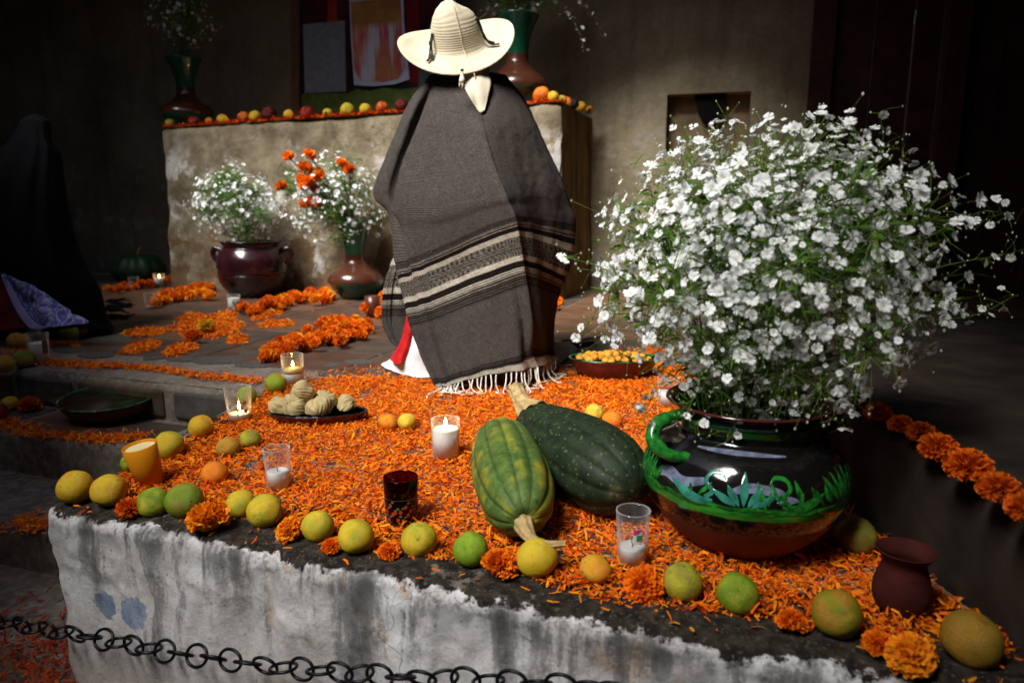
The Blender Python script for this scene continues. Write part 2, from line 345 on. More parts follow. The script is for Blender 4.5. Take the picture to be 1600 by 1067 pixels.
# steps on the left, going down towards the camera
def m_step(b, p): m_stonefloor(b, p)
M_STEP = mat('step_mortar', m_step, rough=.85)
sb0 = (FL_A.dot(E2)+FL_B.dot(E2))/2
def prism_ab(name, a0, a1, bA, bB, z0, z1, m, seg=40, amp=.012):
    # box in the porch frame whose front edge and top are slightly worn
    V = []; nseg = seg
    for i in range(nseg+1):
        a = a0+(a1-a0)*i/nseg; n = fbm((a*3, bA*2, z1))*amp
        for (bb, z) in ((bA+n*.6, z0), (bA+n, z1-.03), (bA+.006+n, z1-.008), (bA+.025+n, z1+n*.25), (bB, z1)): V.append(ab(a, bb, z))
    F = [(i*5+k, (i+1)*5+k, (i+1)*5+k+1, i*5+k+1) for i in range(nseg) for k in range(4)]
    return mesh(name, V, F, m, smooth=True)
o = prism_ab('porch_step', -5.2, -1.73, sb0-.012, sb0+.5, -.16, -.001, M_STEP); tag(o, 'worn stone edge of the porch floor above the steps', kind='structure'); edge_step = o
# rectangular stones in the topmost riser
for i, (a0, a1) in enumerate([(-3.9, -3.5), (-3.46, -3.08), (-3.04, -2.72), (-2.68, -2.22), (-2.17, -1.86), (-1.83, -1.74)]):
    mb = MB(); d = ab((a0+a1)/2, sb0-.016, -.085); V = []
    M = Matrix.Translation(d) @ Matrix.Rotation(tang, 4, 'Z')
    mb.box((0, .012, 0), (a1-a0, .045, .115), M)
    bo = mb.build('riser_block', M_BLOCK if i % 2 else M_GREYSTONE, edge_step, smooth=False)
    bv = bo.modifiers.new('bevel', 'BEVEL'); bv.width = .012; bv.segments = 2
for k in range(1, 5):
    o = prism_ab('stone_step', -5.2, -1.4 if k > 2 else -1.5, sb0-.012-.33*k, sb0-.33*(k-1)+.02, -.155*(k+1), -.155*k, M_STEP, amp=.02)
    tag(o, 'worn stone steps leading down to the left', kind='structure')
    if k == 1:
        for j in range(7):
            c = ab(-1.86-.36*j, sb0-.17, -.155); inst('tile', tmes[(j*3) % 4], o, c, (0, 0, tang), (.85, .62, 1))
gr = poly_sheet('courtyard_ground', [(-60, -60), (60, -60), (60, 60), (-60, 60)], -.78, M_STONE); tag(gr, 'dark courtyard ground below the platform', kind='structure')

# low whitewashed wall carrying the platform: profile swept round the left corner and along the front
path = []
cl = PL+Vector((.13, 1.07, 0))
for i in range(20): path.append((cl.lerp(PL+Vector((.008, .07, 0)), i/19), Vector((-1, .08, 0))))
for i in range(1, 8):
    t = i/8; n = Vector((-1, .08, 0)).lerp(NW, t).normalized(); c0 = PL+Vector((.065, .045, 0)); path.append((c0+n*.062, n))
st_ = PL+Vector((.06, -.014, 0))
NSEG = 430
for i in range(NSEG+1): path.append((st_.lerp(PR, i/NSEG), NW))
prof = [(-.22, .0), (-.17, .001), (-.13, .003), (-.10, .004), (-.075, .004), (-.05, .002), (-.035, .0), (-.022, -.003), (-.012, -.008), (-.005, -.015), (-.001, -.024)]+[(0, -.024-.012*k) for k in range(1, 14)]+[(0, -.18-.03*k) for k in range(1, 21)]
V = []; UVs = []; L = 0; prev = None
for i, (p, n) in enumerate(path):
    if prev is not None: L += (p-prev).length
    prev = p
    left = max(0., -n.x-.342)/.66
    wob = fbm((L*2.2, 3.3, 0), 4)*.022+fbm((L*9, 1.3, 5), 3)*.008
    vd = -.20; pv = None
    for (of, z) in prof:
        k = 1. if z < -.002 else max(0, min(1, (of+.22)/.2))
        q = p+n*(of+wob*k*.8); zz = z+wob*.55*k*(1 if z > -.05 else max(0, 1+(z+.05)/.2))
        nn = fbm((q.x*6, q.y*6, zz*6+2), 5)*.010+fbm((q.x*28, q.y*28, zz*28), 3)*.0028
        q = q+n*nn*(.4 if z > -.003 else 1)+Vector((0, 0, nn*.5*k*(1 if z > -.03 else 0)))
        if pv is not None: vd += math.hypot(of-pv[0], z-pv[1])
        pv = (of, z)
        bat = -.17*left*max(0, -zz)
        # worn dip of the edge right of the middle
        V.append(Vector((q.x+n.x*bat, q.y+n.y*bat, zz))); UVs.append((L-1.05, vd))
nP = len(prof)
F = [(i*nP+k, i*nP+k+1, (i+1)*nP+k+1, (i+1)*nP+k) for i in range(len(path)-1) for k in range(nP-1)]
wall = mesh('retaining_wall', V, F, M_WALLTOP, uv=UVs)
tag(wall, 'low whitewashed wall with black streaks and mossy edge under the offerings', 'wall')
# parapet ledge on the right, widened and coloured dark to stand in for shade
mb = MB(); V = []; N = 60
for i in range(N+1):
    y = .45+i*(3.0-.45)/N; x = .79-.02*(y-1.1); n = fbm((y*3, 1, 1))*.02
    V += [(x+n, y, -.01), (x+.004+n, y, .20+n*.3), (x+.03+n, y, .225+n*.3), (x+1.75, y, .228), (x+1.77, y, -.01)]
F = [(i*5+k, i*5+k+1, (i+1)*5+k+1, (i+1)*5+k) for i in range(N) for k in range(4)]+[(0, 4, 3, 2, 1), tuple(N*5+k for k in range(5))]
o = mesh('side_ledge', V, F, simple('shaded_ledge_plaster', (.022, .016, .012), .9, .6, 7, .8, 40)); tag(o, 'low plastered ledge on the right carrying marigolds, widened and coloured dark for shade', 'ledge')
mb = MB()
# altar block
AL, AR = Vector((-3.03, 6.32, 0)), Vector((.365, 5.40, 0)); ADIR = (AR-AL).normalized(); AIN = Vector((-ADIR.y, ADIR.x, 0))
def altar_top(t): return 1.385+.085*t
NA, NZ = 90, 36; V = []
for i in range(NA+1):
    t = i/NA
    for j in range(NZ+1):
        zf = j/NZ; z = zf*altar_top(t); lean = (1-zf)*.02
        end = min(t, 1-t)*3.5; rnd = .03*max(0, 1-end/.05)**2+.03*max(0, (zf-.97)/.03)**2
        p = AL.lerp(AR, t)+AIN*(rnd-lean)+ADIR*((t-.5)*2*(-.05)*(1-zf)*(1 if t < .5 else 0)*-1)
        p = p+AIN*(fbm((p.x*2.5, z*2.5, 1.5), 5)*.028)
        V.append((p.x, p.y, z+(fbm((p.x*4, 7, 1))*.012 if j == NZ else 0)))
F = [(i*(NZ+1)+j, (i+1)*(NZ+1)+j, (i+1)*(NZ+1)+j+1, i*(NZ+1)+j+1) for i in range(NA) for j in range(NZ)]
altar = thing('altar', 'tall plastered masonry altar with flaking limewash behind the kneeling figure', 'altar', (0, 0, 0))
mesh('front_face', V, F, M_ALTAR, altar)
DEPTH = 1.0
ARb, ALb = AR+AIN*DEPTH+ADIR*.06, AL+AIN*DEPTH
mesh('table_top', [(AL.x, AL.y, 1.382), (AR.x, AR.y, 1.467), (ARb.x, ARb.y, 1.467), (ALb.x, ALb.y, 1.382)], [(0, 1, 2, 3)], M_ALTAR, altar)
V = []
for i in range(13):
    for j in range(25):
        p = AR.lerp(ARb, i/12); z = j/24*1.468; p = p+ADIR*(fbm((p.y*3, z*3, 4))*.02-.012*(1 if i == 0 else 0)+(1-j/24)*.03)
        V.append((p.x, p.y, z))
mesh('side_face', V, grid_faces(13, 25), M_ALTSIDE, altar)
V = []
for i in range(7):
    for j in range(13):
        p = ALb.lerp(AL, i/6); z = j/12*1.383; V.append((p.x+.03, p.y, z))
mesh('side_face', V, grid_faces(7, 13), M_ALTAR, altar)
# back wall with a niche; built as a grid around the opening
BW0 = AR+AIN*DEPTH; WD = ADIR
def bw(t, z, off=0.): return BW0+WD*t-AIN*off*-1+Vector((0, 0, z))
NX0, NX1 = .70, 1.37; NZ0, NZ1 = 1.17, 1.64
DOOR0 = 1.80
def niche_coords():
    pass
ts = sorted(set([round(-7.6+.2*i, 3) for i in range(48) if -7.6+.2*i < DOOR0]+[NX0, NX1, DOOR0])); zs = sorted(set([round(.2*i, 3) for i in range(18)]+[NZ0, NZ1]))
V = []; idx = {}
for i, t in enumerate(ts):
    for j, z in enumerate(zs):
        p = bw(t, z, fbm((t*.8, z*.8, 9), 4)*.03 if not (NX0-.01 <= t <= NX1+.01 and NZ0-.01 <= z <= NZ1+.01) and t < DOOR0-.01 else 0); idx[i, j] = len(V); V.append(p)
F = []
for i in range(len(ts)-1):
    for j in range(len(zs)-1):
        if NX0-.001 <= ts[i] and ts[i+1] <= NX1+.001 and NZ0-.001 <= zs[j] and zs[j+1] <= NZ1+.001: continue
        F.append((idx[i, j], idx[i+1, j], idx[i+1, j+1], idx[i, j+1]))
back = mesh('back_wall', V, F, M_ADOBE); tag(back, 'dim brown adobe wall behind the altar with a niche', 'wall')
nd = .17; q = [bw(NX0, NZ0), bw(NX1, NZ0), bw(NX1, NZ1), bw(NX0, NZ1)]; qb = [x+AIN*nd for x in q]
niche = mesh('niche', q+qb, [(4, 5, 6, 7), (0, 1, 5, 4), (1, 2, 6, 5), (2, 3, 7, 6), (3, 0, 4, 7)], simple('niche_plaster', (.26, .19, .11), .9, .4, 6, .4, 30), back, smooth=False)
mb = MB(); c = bw(1.05, NZ1-.12)+AIN*.085
V = [c+WD*x+Vector((0, 0, z))+AIN*y for y in (-.02, .09) for x, z in ((-.13, .115), (.13, .115), (.11, .0), (.06, -.10), (-.05, -.10), (-.10, -.01))]
mb.add(V, [tuple(range(6)), tuple(range(11, 5, -1))]+[(k, (k+1) % 6, 6+(k+1) % 6, 6+k) for k in range(6)]); mb.build('niche_dark_patch', simple('niche_black', (.006, .005, .005), .95), back, smooth=False)  # near-black patch in the upper part of the niche
# wooden door on the right
M_DOOR = simple('dark_red_wood', (.050, .014, .009), .6, .5, 8, .3, 30)
door = thing('plank_door', 'dark red plank door in a wooden frame at the right end of the adobe wall', 'door', bw(DOOR0, 0))
def dbox(name, t0, t1, z0, z1, f0, f1):
    mb = MB(); base = bw(DOOR0, 0)
    V = [bw(t, z)-base+AIN*f for f in (f0, f1) for t, z in ((t0, z0), (t1, z0), (t1, z1), (t0, z1))]
    mb.add(V, [(0, 1, 2, 3), (7, 6, 5, 4), (0, 4, 5, 1), (1, 5, 6, 2), (2, 6, 7, 3), (3, 7, 4, 0)])
    o = mb.build(name, M_DOOR, door, smooth=False); bv = o.modifiers.new('bevel', 'BEVEL'); bv.width = .006; return o
dbox('jamb', DOOR0+.0, DOOR0+.17, 0, 3.3, -.05, .2); t = DOOR0+.175
for wd_, off in ((.28, .02), (.27, .035), (.19, .02)): dbox('plank', t, t+wd_, 0, 3.3, off, off+.05); t += wd_+.006
dbox('door_post', t, t+.16, 0, 3.3, -.09, .1); t += .165
for k in range(12): dbox('plank', t, t+.27, 0, 3.3, .05+.012*(k % 2), .12); t += .276
door['label'] = 'dark red plank door in a wooden frame at the right end of the adobe wall'
mb = MB(); mb.box((0, 0, 0), (7, .2, 3.6), Matrix.Translation(bw(DOOR0+3.4, 1.75)+AIN*.42) @ Matrix.Rotation(math.atan2(WD.y, WD.x), 4, 'Z'))
mb.build('door_backing', M_DOOR, door, smooth=False)  # unseen backing added to stop light leaking between the planks
# unseen roof, walls and pillar added for shade; the roof opening shapes the light
M_ROOF = simple('roof_boards', (.05, .034, .022), .85, .4, 5, .3, 20)
M_SIDE = simple('side_wall_plaster', (.10, .078, .05), .9, .4, 2, .3, 10)
RZ = 3.3
HOLE = [(-2.3, -2.2), (-1.6, -2.2), (-1.62, -1.0), (-.60, -.48), (-.38, 1.4), (.8, 4.62), (-4.9, 4.62), (-3.2, 2.0), (-2.45, .6)]  # outline cut so the light pools in the middle and the sides stay dark
def roof_with_hole():
    outer = [(-9, -9), (9, -9), (9, -1.0), (9, -.48), (9, 1.4), (9, 10), (-9, 10), (-9, 2.0), (-9, .6)]; n = 9
    V = [(x, y, RZ) for x, y in outer+HOLE]+[(x, y, RZ+.18) for x, y in outer+HOLE]
    F = []
    for k in range(n):
        j = (k+1) % n; F += [(k, n+k, n+j, j), (2*n+k, 2*n+j, 3*n+j, 3*n+k), (n+k, 3*n+k, 3*n+j, n+j), (k, j, 2*n+j, 2*n+k)]
    return mesh('shade_roof', V, F, M_ROOF, smooth=False)
roof = roof_with_hole(); tag(roof, 'added boarded roof out of view, its opening cut to shape the light', kind='structure')
for k in range(8):
    mb = MB(); mb.box((0, 0, RZ-.07), (.12, 3.0, .14), Matrix.Translation((-3.6+k*1.1, 6.3, 0))); mb.build('roof_beam', M_ROOF, roof, smooth=False)
def wallbox(name, lab, x0, x1, y0, y1):
    mb = MB(); mb.box(((x0+x1)/2, (y0+y1)/2, 1.25), (x1-x0, y1-y0, 4.1)); return tag(mb.build(name, M_SIDE, smooth=False), lab, kind='structure')
wallbox('shade_wall', 'added unseen plastered wall closing off side light', -8.3, -8.0, -8.8, 9); wallbox('shade_wall', 'added unseen plastered wall closing off side light', 7.6, 7.9, -8.8, 9); wallbox('shade_wall', 'added unseen plastered wall closing off side light', -8.0, 7.6, -8.7, -8.4)  # walls added out of view to keep light off the sides

mb = MB(); mb.box((-.12, -.85, 1.25), (1.76, .7, 4.1)); o = mb.build('shade_pillar', M_SIDE, smooth=False); tag(o, 'added unseen square pillar behind the viewpoint that shades the right side', 'pillar')  # unseen, added behind the camera to shade the right side
# ------------------------------------------------------------------ kneeling figure in the woven cape
def interp_rows(G, kr, kc, closed=True):
    G = np.array(G, float)                       # rows x cols x 3
    A = np.stack([crom(G[i], kc, closed) for i in range(len(G))])
    return np.stack([crom(A[:, j], kr) for j in range(A.shape[1])], 1)
rowsT = [0, .10, .25, .38, .44, .50, .58, .66, .82, .95, 1.0]
ctrl = [
 [(668,126,2.93),(690,117,2.87),(712,118,2.85),(733,128,2.84),(752,168,2.80),(768,132,2.85),(792,128,2.93),(785,118,3.05),(730,112,3.10),(680,117,3.05)],
 [(641,165,2.95),(668,180,2.82),(705,195,2.75),(735,203,2.72),(757,206,2.70),(790,192,2.77),(822,172,2.95),(815,165,3.2),(730,165,3.3),(655,160,3.2)],
 [(606,248,2.97),(640,258,2.80),(695,262,2.69),(742,262,2.645),(771,258,2.62),(812,245,2.76),(853,238,2.98),(840,240,3.3),(730,240,3.45),(625,240,3.3)],
 [(588,302,3.00),(630,324,2.77),(690,324,2.65),(752,309,2.60),(788,302,2.565),(830,296,2.74),(878,290,3.0),(860,290,3.35),(730,290,3.5),(610,292,3.35)],
 [(611,332,2.94),(640,363,2.76),(697,351,2.655),(757,331,2.605),(795,320,2.565),(835,319,2.745),(887,321,3.01),(865,325,3.325),(730,320,3.475),(622,330,3.3)],
 [(622,412,2.86),(650,402,2.75),(705,378,2.66),(763,352,2.61),(803,338,2.565),(840,343,2.75),(896,352,3.02),(870,360,3.3),(730,350,3.45),(624,372,3.25)],
 [(632,458,2.84),(662,448,2.75),(715,425,2.68),(773,401,2.63),(813,388,2.59),(846,400,2.76),(886,418,3.0),(860,430,3.25),(730,430,3.35),(606,440,3.15)],
 [(646,510,2.79),(673,503,2.71),(725,483,2.65),(783,459,2.62),(823,446,2.60),(846,456,2.77),(867,462,2.96),(850,490,3.2),(730,490,3.3),(600,496,3.12)],
 [(660,560,2.73),(685,555,2.67),(735,540,2.63),(793,519,2.62),(832,508,2.62),(847,511,2.79),(859,515,2.94),(850,530,3.12),(730,530,3.2),(612,530,3.06)],
 [(678,598,2.66),(700,594,2.62),(750,578,2.60),(799,563,2.62),(831,552,2.65),(849,553,2.80),(863,552,2.92),(850,556,3.02),(730,552,3.1),(632,546,3.0)],
 [(684,605,2.63),(708,601,2.59),(755,588,2.58),(804,578,2.62),(839,573,2.67),(856,568,2.80),(871,562,2.92),(855,562,3.0),(730,558,3.05),(638,550,2.98)]]
KR, KC = 46, 20
def cape_panel(G):
    S = interp_rows(G, KR, KC, False); nr, nc = S.shape[:2]; return S, nr, nc
Gb = []; Gf = []
for k, r in enumerate(ctrl):
    P = [Vector(at(*c)) for c in r]; rl, rr_ = P[3], P[5]
    sharp = min(1, k/3.)
    fo = P[0].lerp(P[1], .62)+Vector((0, .045 if 1 <= k <= 3 else .0, 0)); fi = P[0].lerp(P[1], .86)
    Gb.append([tuple(P[0]), tuple(P[0].lerp(P[1], .35)+Vector((0, -.012 if 1 <= k <= 3 else 0, 0))), tuple(fo), tuple(fi), tuple(P[1].lerp(P[2], .15)), tuple(P[2]), tuple(P[3]), tuple(P[4].lerp(P[3], .08)), tuple(P[4].lerp(P[5], .08)), tuple(P[5]+Vector((0, .05*sharp, 0))), tuple(P[6])])
    f0 = P[6].lerp(P[7], .04); f4 = P[0].lerp(P[9], .04) if k < 5 else P[9]
    Gf.append([tuple(f0), tuple(P[7]), tuple(P[8]), tuple(P[9].lerp(P[8], .25) if k >= 5 else P[9]), tuple(f4)])
tt = np.interp(np.arange(KR*10+1)/KR, np.arange(len(rowsT)), rowsT)
cen = Vector(at(745, 330, 3.0))
WOOL = np.array((.076, .066, .060)); DK = np.array((.010, .007, .006)); WH = np.array((.46, .43, .36))
def stripe(t, s):
    q = (t-.5)/.16
    def lines(x, n, a, c): return a if (x*n) % 1 < .5 else c
    if 0 <= q < .10: return lines(q/.10, 3, DK, WOOL*.8)
    if .10 <= q < .18: return lines((q-.10)/.08, 3, WH*.85, DK)
    if .18 <= q < .25: return DK
    if .25 <= q < .325: return WH
    if .325 <= q < .58:
        x = (q-.325)/.255
        if .42 < x < .62: return lines((x-.42)/.2, 3, WH*.35, DK*3)
        return WH*.42 if int(s*260+x*16+(3*abs(((x*7) % 1)-.5))) % 2 else DK*2
    if .58 <= q < .66: return WH
    if .66 <= q < .75: return DK
    if .75 <= q < .87: return lines((q-.75)/.12, 4, WH*.75, DK)
    if .87 <= q < 1.02: return lines((q-.87)/.15, 4, WOOL*.8, DK)
    if .925 < t < .962: return lines((t-.925)/.037, 3, DK, WOOL*.8)
    if t >= .962: return WH
    return WOOL
def dress(G, front):
    S, nr, nc = cape_panel(G); Vp = []; Cp = []; UVp = []
    for i in range(nr):
        for j in range(nc):
            p = Vector(S[i, j]); d = p-cen; d.z = 0; d.normalize(); t = tt[i]; th = j/nc
            am = min(1, t/.15)
            fold = (math.sin(th*2*math.pi*3.3+t*2.2)*.012+math.sin(th*2*math.pi*7.5+1.3-t*3)*.007+.006*math.sin(th*2*math.pi*14+4*t)*t)*am*min(1, .35+t)
            n = fbm((p.x*5, p.y*5, p.z*2.0), 3)*.007*am+fbm((p.x*26, p.y*26, p.z*26), 2)*.0016
            p = p+d*(fold+n)
            if p.z < .012: p.z = .012
            Vp.append(p); v = stripe(t, th)*(1+.18*fbm((p.x*70, p.y*70, p.z*70), 2)); Cp.append(np.clip(v, 0, 1)); UVp.append((th*1.6, t*1.4))
    return Vp, Cp, UVp, nr, nc
def m_wool(b, p):
    c = b.attr('Col'); o = b.obj(); u = b.uv()
    n = b.noise(o, 190, 4, .75); n2 = b.noise(o, 30, 4); cc = b.mix(b.mapr(n, .3, .75), b.mix(1., c, (.55, .55, .55), 'MULTIPLY'), b.mix(1., c, (1.55, 1.5, 1.45), 'MULTIPLY'))
    cc = b.mix(b.mapr(n, .64, .72, 0, .6), cc, (.24, .21, .18)); cc = b.mix(b.math('MULTIPLY', b.mapr(n2, .4, .7), .35), cc, b.mix(1., cc, (.6, .58, .56), 'MULTIPLY'))
    b.set(p.inputs['Base Color'], cc)
    wv = b.n('TexWave', i_Vector=u, i_Scale=55., i_Distortion=2.5, i_Detail=2., bands_direction='Y').outputs[1]
    b.set(p.inputs['Normal'], b.bump(b.math('ADD', b.math('MULTIPLY', wv, .5), b.math('MULTIPLY', n, 1.6)), .9, .006)); p.inputs['Specular IOR Level'].default_value = .1
M_WOOL = mat('woven_wool', m_wool, rough=.95)
base = on(745, 585)
person = thing('person', 'kneeling person seen from behind in a straw hat and striped brown wool cape', 'person', (base.x, base.y, 0))
def P_(v): return Vector(v)-Vector((base.x, base.y, 0))
Vf, Cf, UVf, nrf, ncf = dress(Gf, True); Vp, Cp, UVp, nr, nc = dress(Gb, False)
for nm, (v_, c_, u_, a_, b_) in (('cape_front', (Vf, Cf, UVf, nrf, ncf)), ('cape_back', (Vp, Cp, UVp, nr, nc))):
    cape = mesh(nm, [P_(v) for v in v_], grid_faces(a_, b_), M_WOOL, person, col=c_, uv=u_)
    sol = cape.modifiers.new('thick', 'SOLIDIFY'); sol.thickness = .006; sol.offset = -1
# fringe along the hem
M_FRINGE = simple('white_yarn', (.60, .56, .48), .9, .3, 60, .3, 200)
mb = MB(); rr = random.Random(4)
for j in list(range(0, nc, 3)):
    if rr.random() < .25: continue
    p = Vector(Vp[(nr-1)*nc+j]); out = Vector((rr.uniform(-.5, .5), -1, 0)).normalized(); L = rr.uniform(.025, .085)
    pts = [p, p+out*L*.35+Vector((0, 0, -.002)), p+out*L*.7+Vector((rr.uniform(-.02, .02), 0, 0)), p+out*L+Vector((rr.uniform(-.035, .035), rr.uniform(-.01, .03), 0))]
    pts = [Vector((q.x, q.y, max(.012+.004*rr.random(), p.z*(1-k/2.0)))) for k, q in enumerate(pts)]
    mb.tube([P_(q) for q in crom(np.array(pts), 4)], [.0028]*12+[.0018], 5)
for (u0, v0, u1, v1) in ((690, 604, 668, 622), (720, 602, 690, 618), (735, 598, 712, 610), (800, 582, 790, 600), (815, 578, 822, 600), (838, 575, 846, 600), (800, 590, 838, 602), (838, 600, 866, 594), (866, 594, 885, 585)):
    a, c = on(u0, v0, .016), on(u1, v1, .012); m1 = a.lerp(c, .4)+Vector((.014, 0, .006)); m2 = a.lerp(c, .75)+Vector((-.012, 0, 0)); mb.tube([P_(q) for q in crom(np.array([a, m1, m2, c]), 5)], .0034, 5)
mb.build('fringe', M_FRINGE, person)
mb = MB()
for k in range(16):
    u = 862+rr.uniform(0, 20); v = 532+k*3.6; a = on(u, v, .01); c = on(u+rr.uniform(35, 75), v+rr.uniform(-14, 4), .008); m1 = a.lerp(c, .4)+Vector((0, rr.uniform(-.03, .03), 0)); mb.tube([P_(q) for q in crom(np.array([a, m1, c]), 6)], .004, 5)
mb.build('dark_fringe', simple('dark_yarn', (.035, .028, .026), .9), person)
# cape corner lying on the floor to the right
gr_ = [[(858, 540, .05), (872, 536, .05), (890, 534, .012)], [(862, 556, .03), (880, 552, .02), (902, 545, .01)], [(866, 572, .012), (876, 566, .012), (886, 560, .010)]]
S2 = np.stack([crom(np.array([tuple(on(*c)) for c in r]), 6) for r in gr_]); S2 = np.stack([crom(S2[:, j], 6) for j in range(S2.shape[1])], 1)
mesh('cape_corner', [P_(v) for v in S2.reshape(-1, 3)], grid_faces(*S2.shape[:2]), simple('pale_wool', (.42, .39, .33), .95, .3, 40), person)
# white trousers and red sash at the left hem
def patch(name, rows, m, k=8, amp=.006):
    A = np.stack([crom(np.array([tuple(at(*c)) for c in r]), k) for r in rows]); A = np.stack([crom(A[:, j], k) for j in range(A.shape[1])], 1)
    V = []
    for q in A.reshape(-1, 3):
        q = Vector(q); q = q+Vector((0, -1, .5))*fbm((q.x*14, q.y*6, q.z*6))*amp; q.z = max(.008, q.z); V.append(P_(q))
    o = mesh(name, V, grid_faces(*A.shape[:2]), m, person); s = o.modifiers.new('thick', 'SOLIDIFY'); s.thickness = .004; return o
M_WCLOTH = simple('white_cotton', (.72, .72, .74), .85, .08, 12, .3, 30)
patch('trousers', [[(640, 478, 2.98), (652, 478, 2.92), (668, 478, 2.94), (700, 478, 3.0)], [(628, 530, 2.95), (645, 528, 2.87), (665, 526, 2.85), (700, 526, 2.95)], [(612, 560, 2.95), (636, 562, 2.86), (660, 562, 2.84), (700, 560, 2.9)], [(597, 570, 2.97), (626, 580, 2.88), (656, 586, 2.83), (700, 588, 2.86)], [(603, 576, 2.94), (632, 586, 2.86), (660, 592, 2.81), (700, 594, 2.84)]], M_WCLOTH)
patch('sash', [[(640, 470, 2.95), (646, 472, 2.90), (654, 470, 2.92)], [(634, 505, 2.93), (641, 508, 2.87), (648, 506, 2.89)], [(626, 535, 2.91), (634, 538, 2.855), (642, 536, 2.865)], [(613, 556, 2.91), (624, 562, 2.85), (634, 556, 2.86)], [(611, 563, 2.905), (622, 570, 2.845), (631, 562, 2.85)]], simple('red_cotton', (.42, .012, .014), .75, .3, 25), amp=.008)
# body under the clothes: one skinned mesh, kneeling upright, facing the altar
head = at(733, 85, 3.0)
def skin_body(name, joints, edges, m, parent, root=0):
    me = bpy.data.meshes.new(name); me.from_pydata([j[0] for j in joints], edges, []); o = bpy.data.objects.new(name, me); COL.objects.link(o); o.parent = parent
    md = o.modifiers.new('skin', 'SKIN'); md.use_smooth_shade = True
    for k, j in enumerate(joints):
        r = j[1]; sv = me.skin_vertices[0].data[k]; sv.radius = r if hasattr(r, '__len__') else (r, r); sv.use_root = (k == root)
    o.modifiers.new('sub', 'SUBSURF').render_levels = 2; me.materials.append(m); return o
M_SKIN = simple('brown_skin', (.22, .11, .065), .5, .1, 20, .1)
hx, hy = head.x-base.x, head.y-base.y
skin_body('body', [((hx, hy+.02, .48), (.14, .12)), ((hx, hy+.02, .70), (.13, .10)), ((hx, hy, .98), (.16, .10)), ((hx, hy, 1.14), (.06, .06)), ((hx, hy+.02, 1.20), (.05, .055)), ((hx, hy+.03, 1.27), (.075, .09)), ((hx, hy+.03, 1.36), (.07, .085)),
  ((hx-.17, hy, 1.08), .06), ((hx-.24, hy+.05, .86), .045), ((hx-.16, hy+.25, .80), .036), ((hx-.10, hy+.33, .80), .03), ((hx+.17, hy, 1.08), .06), ((hx+.24, hy+.05, .86), .045), ((hx+.16, hy+.25, .80), .036), ((hx+.10, hy+.33, .80), .03),
  ((hx-.10, hy+.04, .44), .09), ((hx-.11, hy+.10, .08), .06), ((hx-.09, hy-.06, .06), .045), ((hx-.08, hy-.12, .05), .03), ((hx+.10, hy+.04, .44), .09), ((hx+.11, hy+.10, .08), .06), ((hx+.09, hy-.06, .06), .045), ((hx+.06, hy-.12, .05), .03), ((hx, hy+.13, 1.28), .014)],
  [(0, 1), (1, 2), (2, 3), (3, 4), (4, 5), (5, 6), (2, 7), (7, 8), (8, 9), (9, 10), (2, 11), (11, 12), (12, 13), (13, 14), (0, 15), (15, 16), (16, 17), (17, 18), (0, 19), (19, 20), (20, 21), (21, 22), (5, 23)], M_SKIN, person)
# neckerchief in the opening of the cape
sc_rows = [[(718, 102, 2.86), (740, 100, 2.82), (760, 108, 2.86)], [(722, 126, 2.82), (742, 126, 2.79), (767, 130, 2.82)], [(732, 148, 2.79), (746, 150, 2.765), (763, 150, 2.79)], [(748, 174, 2.755), (752, 177, 2.75), (757, 174, 2.755)]]
patch('neckerchief', sc_rows, simple('cream_cotton', (.60, .53, .40), .85, .1, 14), amp=.003)
mb = MB(); V = []
hair = MB(); hair.lathe(smooth_prof([(.0, -.05), (.075, -.04), (.095, .03), (.09, .10), (.05, .15), (0, .16)], 4), 20, sx=.95, sy=1.05); hair.build('hair', simple('black_hair', (.006, .005, .005), .5), person, loc=(hx-.01, hy-.005, 1.195))
# straw hat
hat = bpy.data.objects.new('straw_hat', None); COL.objects.link(hat); hat.parent = person
def m_straw(b, p):
    o = b.obj(); s = b.sep(o); rad = b.n('VectorMath', operation='LENGTH', i_0=b.vmul(o, (1, 1, 0))).outputs[1]
    br = b.n('TexWave', i_Vector=b.n('CombineXYZ', i_0=b.math('ADD', rad, b.math('MULTIPLY', s[2], 1.0)), i_1=0., i_2=0.).outputs[0], i_Scale=46., i_Distortion=.6, i_Detail=2., i_Detail_Scale=3.).outputs[1]
    n = b.noise(o, 14, 4); c = b.mix(b.mapr(n, .35, .7), (.45, .39, .275), (.55, .49, .37)); c = b.mix(b.mapr(br, .0, .35, .30, 0), c, (.34, .25, .13))
    b.set(p.inputs['Base Color'], c); b.set(p.inputs['Normal'], b.bump(br, .3, .003))
M_STRAW = mat('woven_straw', m_straw, rough=.75)
n = 72; rings = []
def crown_fn(th, z):                               # pinched top
    return 1-.20*max(0, (z-.09)/.09)*abs(math.sin(th))**1.5
V = []; prof_h = [(.226, 0), (.222, .004), (.20, .0), (.16, 0), (.128, 0), (.110, .008), (.1035, .028), (.099, .06), (.091, .09), (.080, .120), (.064, .146), (.042, .166), (.020, .176), (.0005, .178)]
for k, (r, z) in enumerate(prof_h):
    for i in range(n):
        th = 2*math.pi*i/n; rr_ = r
        zz = z
        if z > .03: rr_ *= crown_fn(th, z); zz -= .028*max(0, (z-.13)/.04)*(math.sin(th)**2)*max(0, 1-r/.08)*0+.022*max(0, (z-.11)/.06)*max(0, math.cos(th-.3))*min(1, r/.03)
        if k < 5:
            q = (r-.11)/.116; zz = z+.045*q*q*math.cos(th)**2-.030*q**1.5*max(0, -math.sin(th))+.010*q*max(0, math.sin(th))+.004*math.sin(3*th)*q
        sx = 1.02 if k < 5 else (1.0 if z < .09 else 1.0)
        V.append((rr_*math.cos(th)*sx, rr_*math.sin(th)*.97, zz))
F = grid_faces(len(prof_h), n, True)
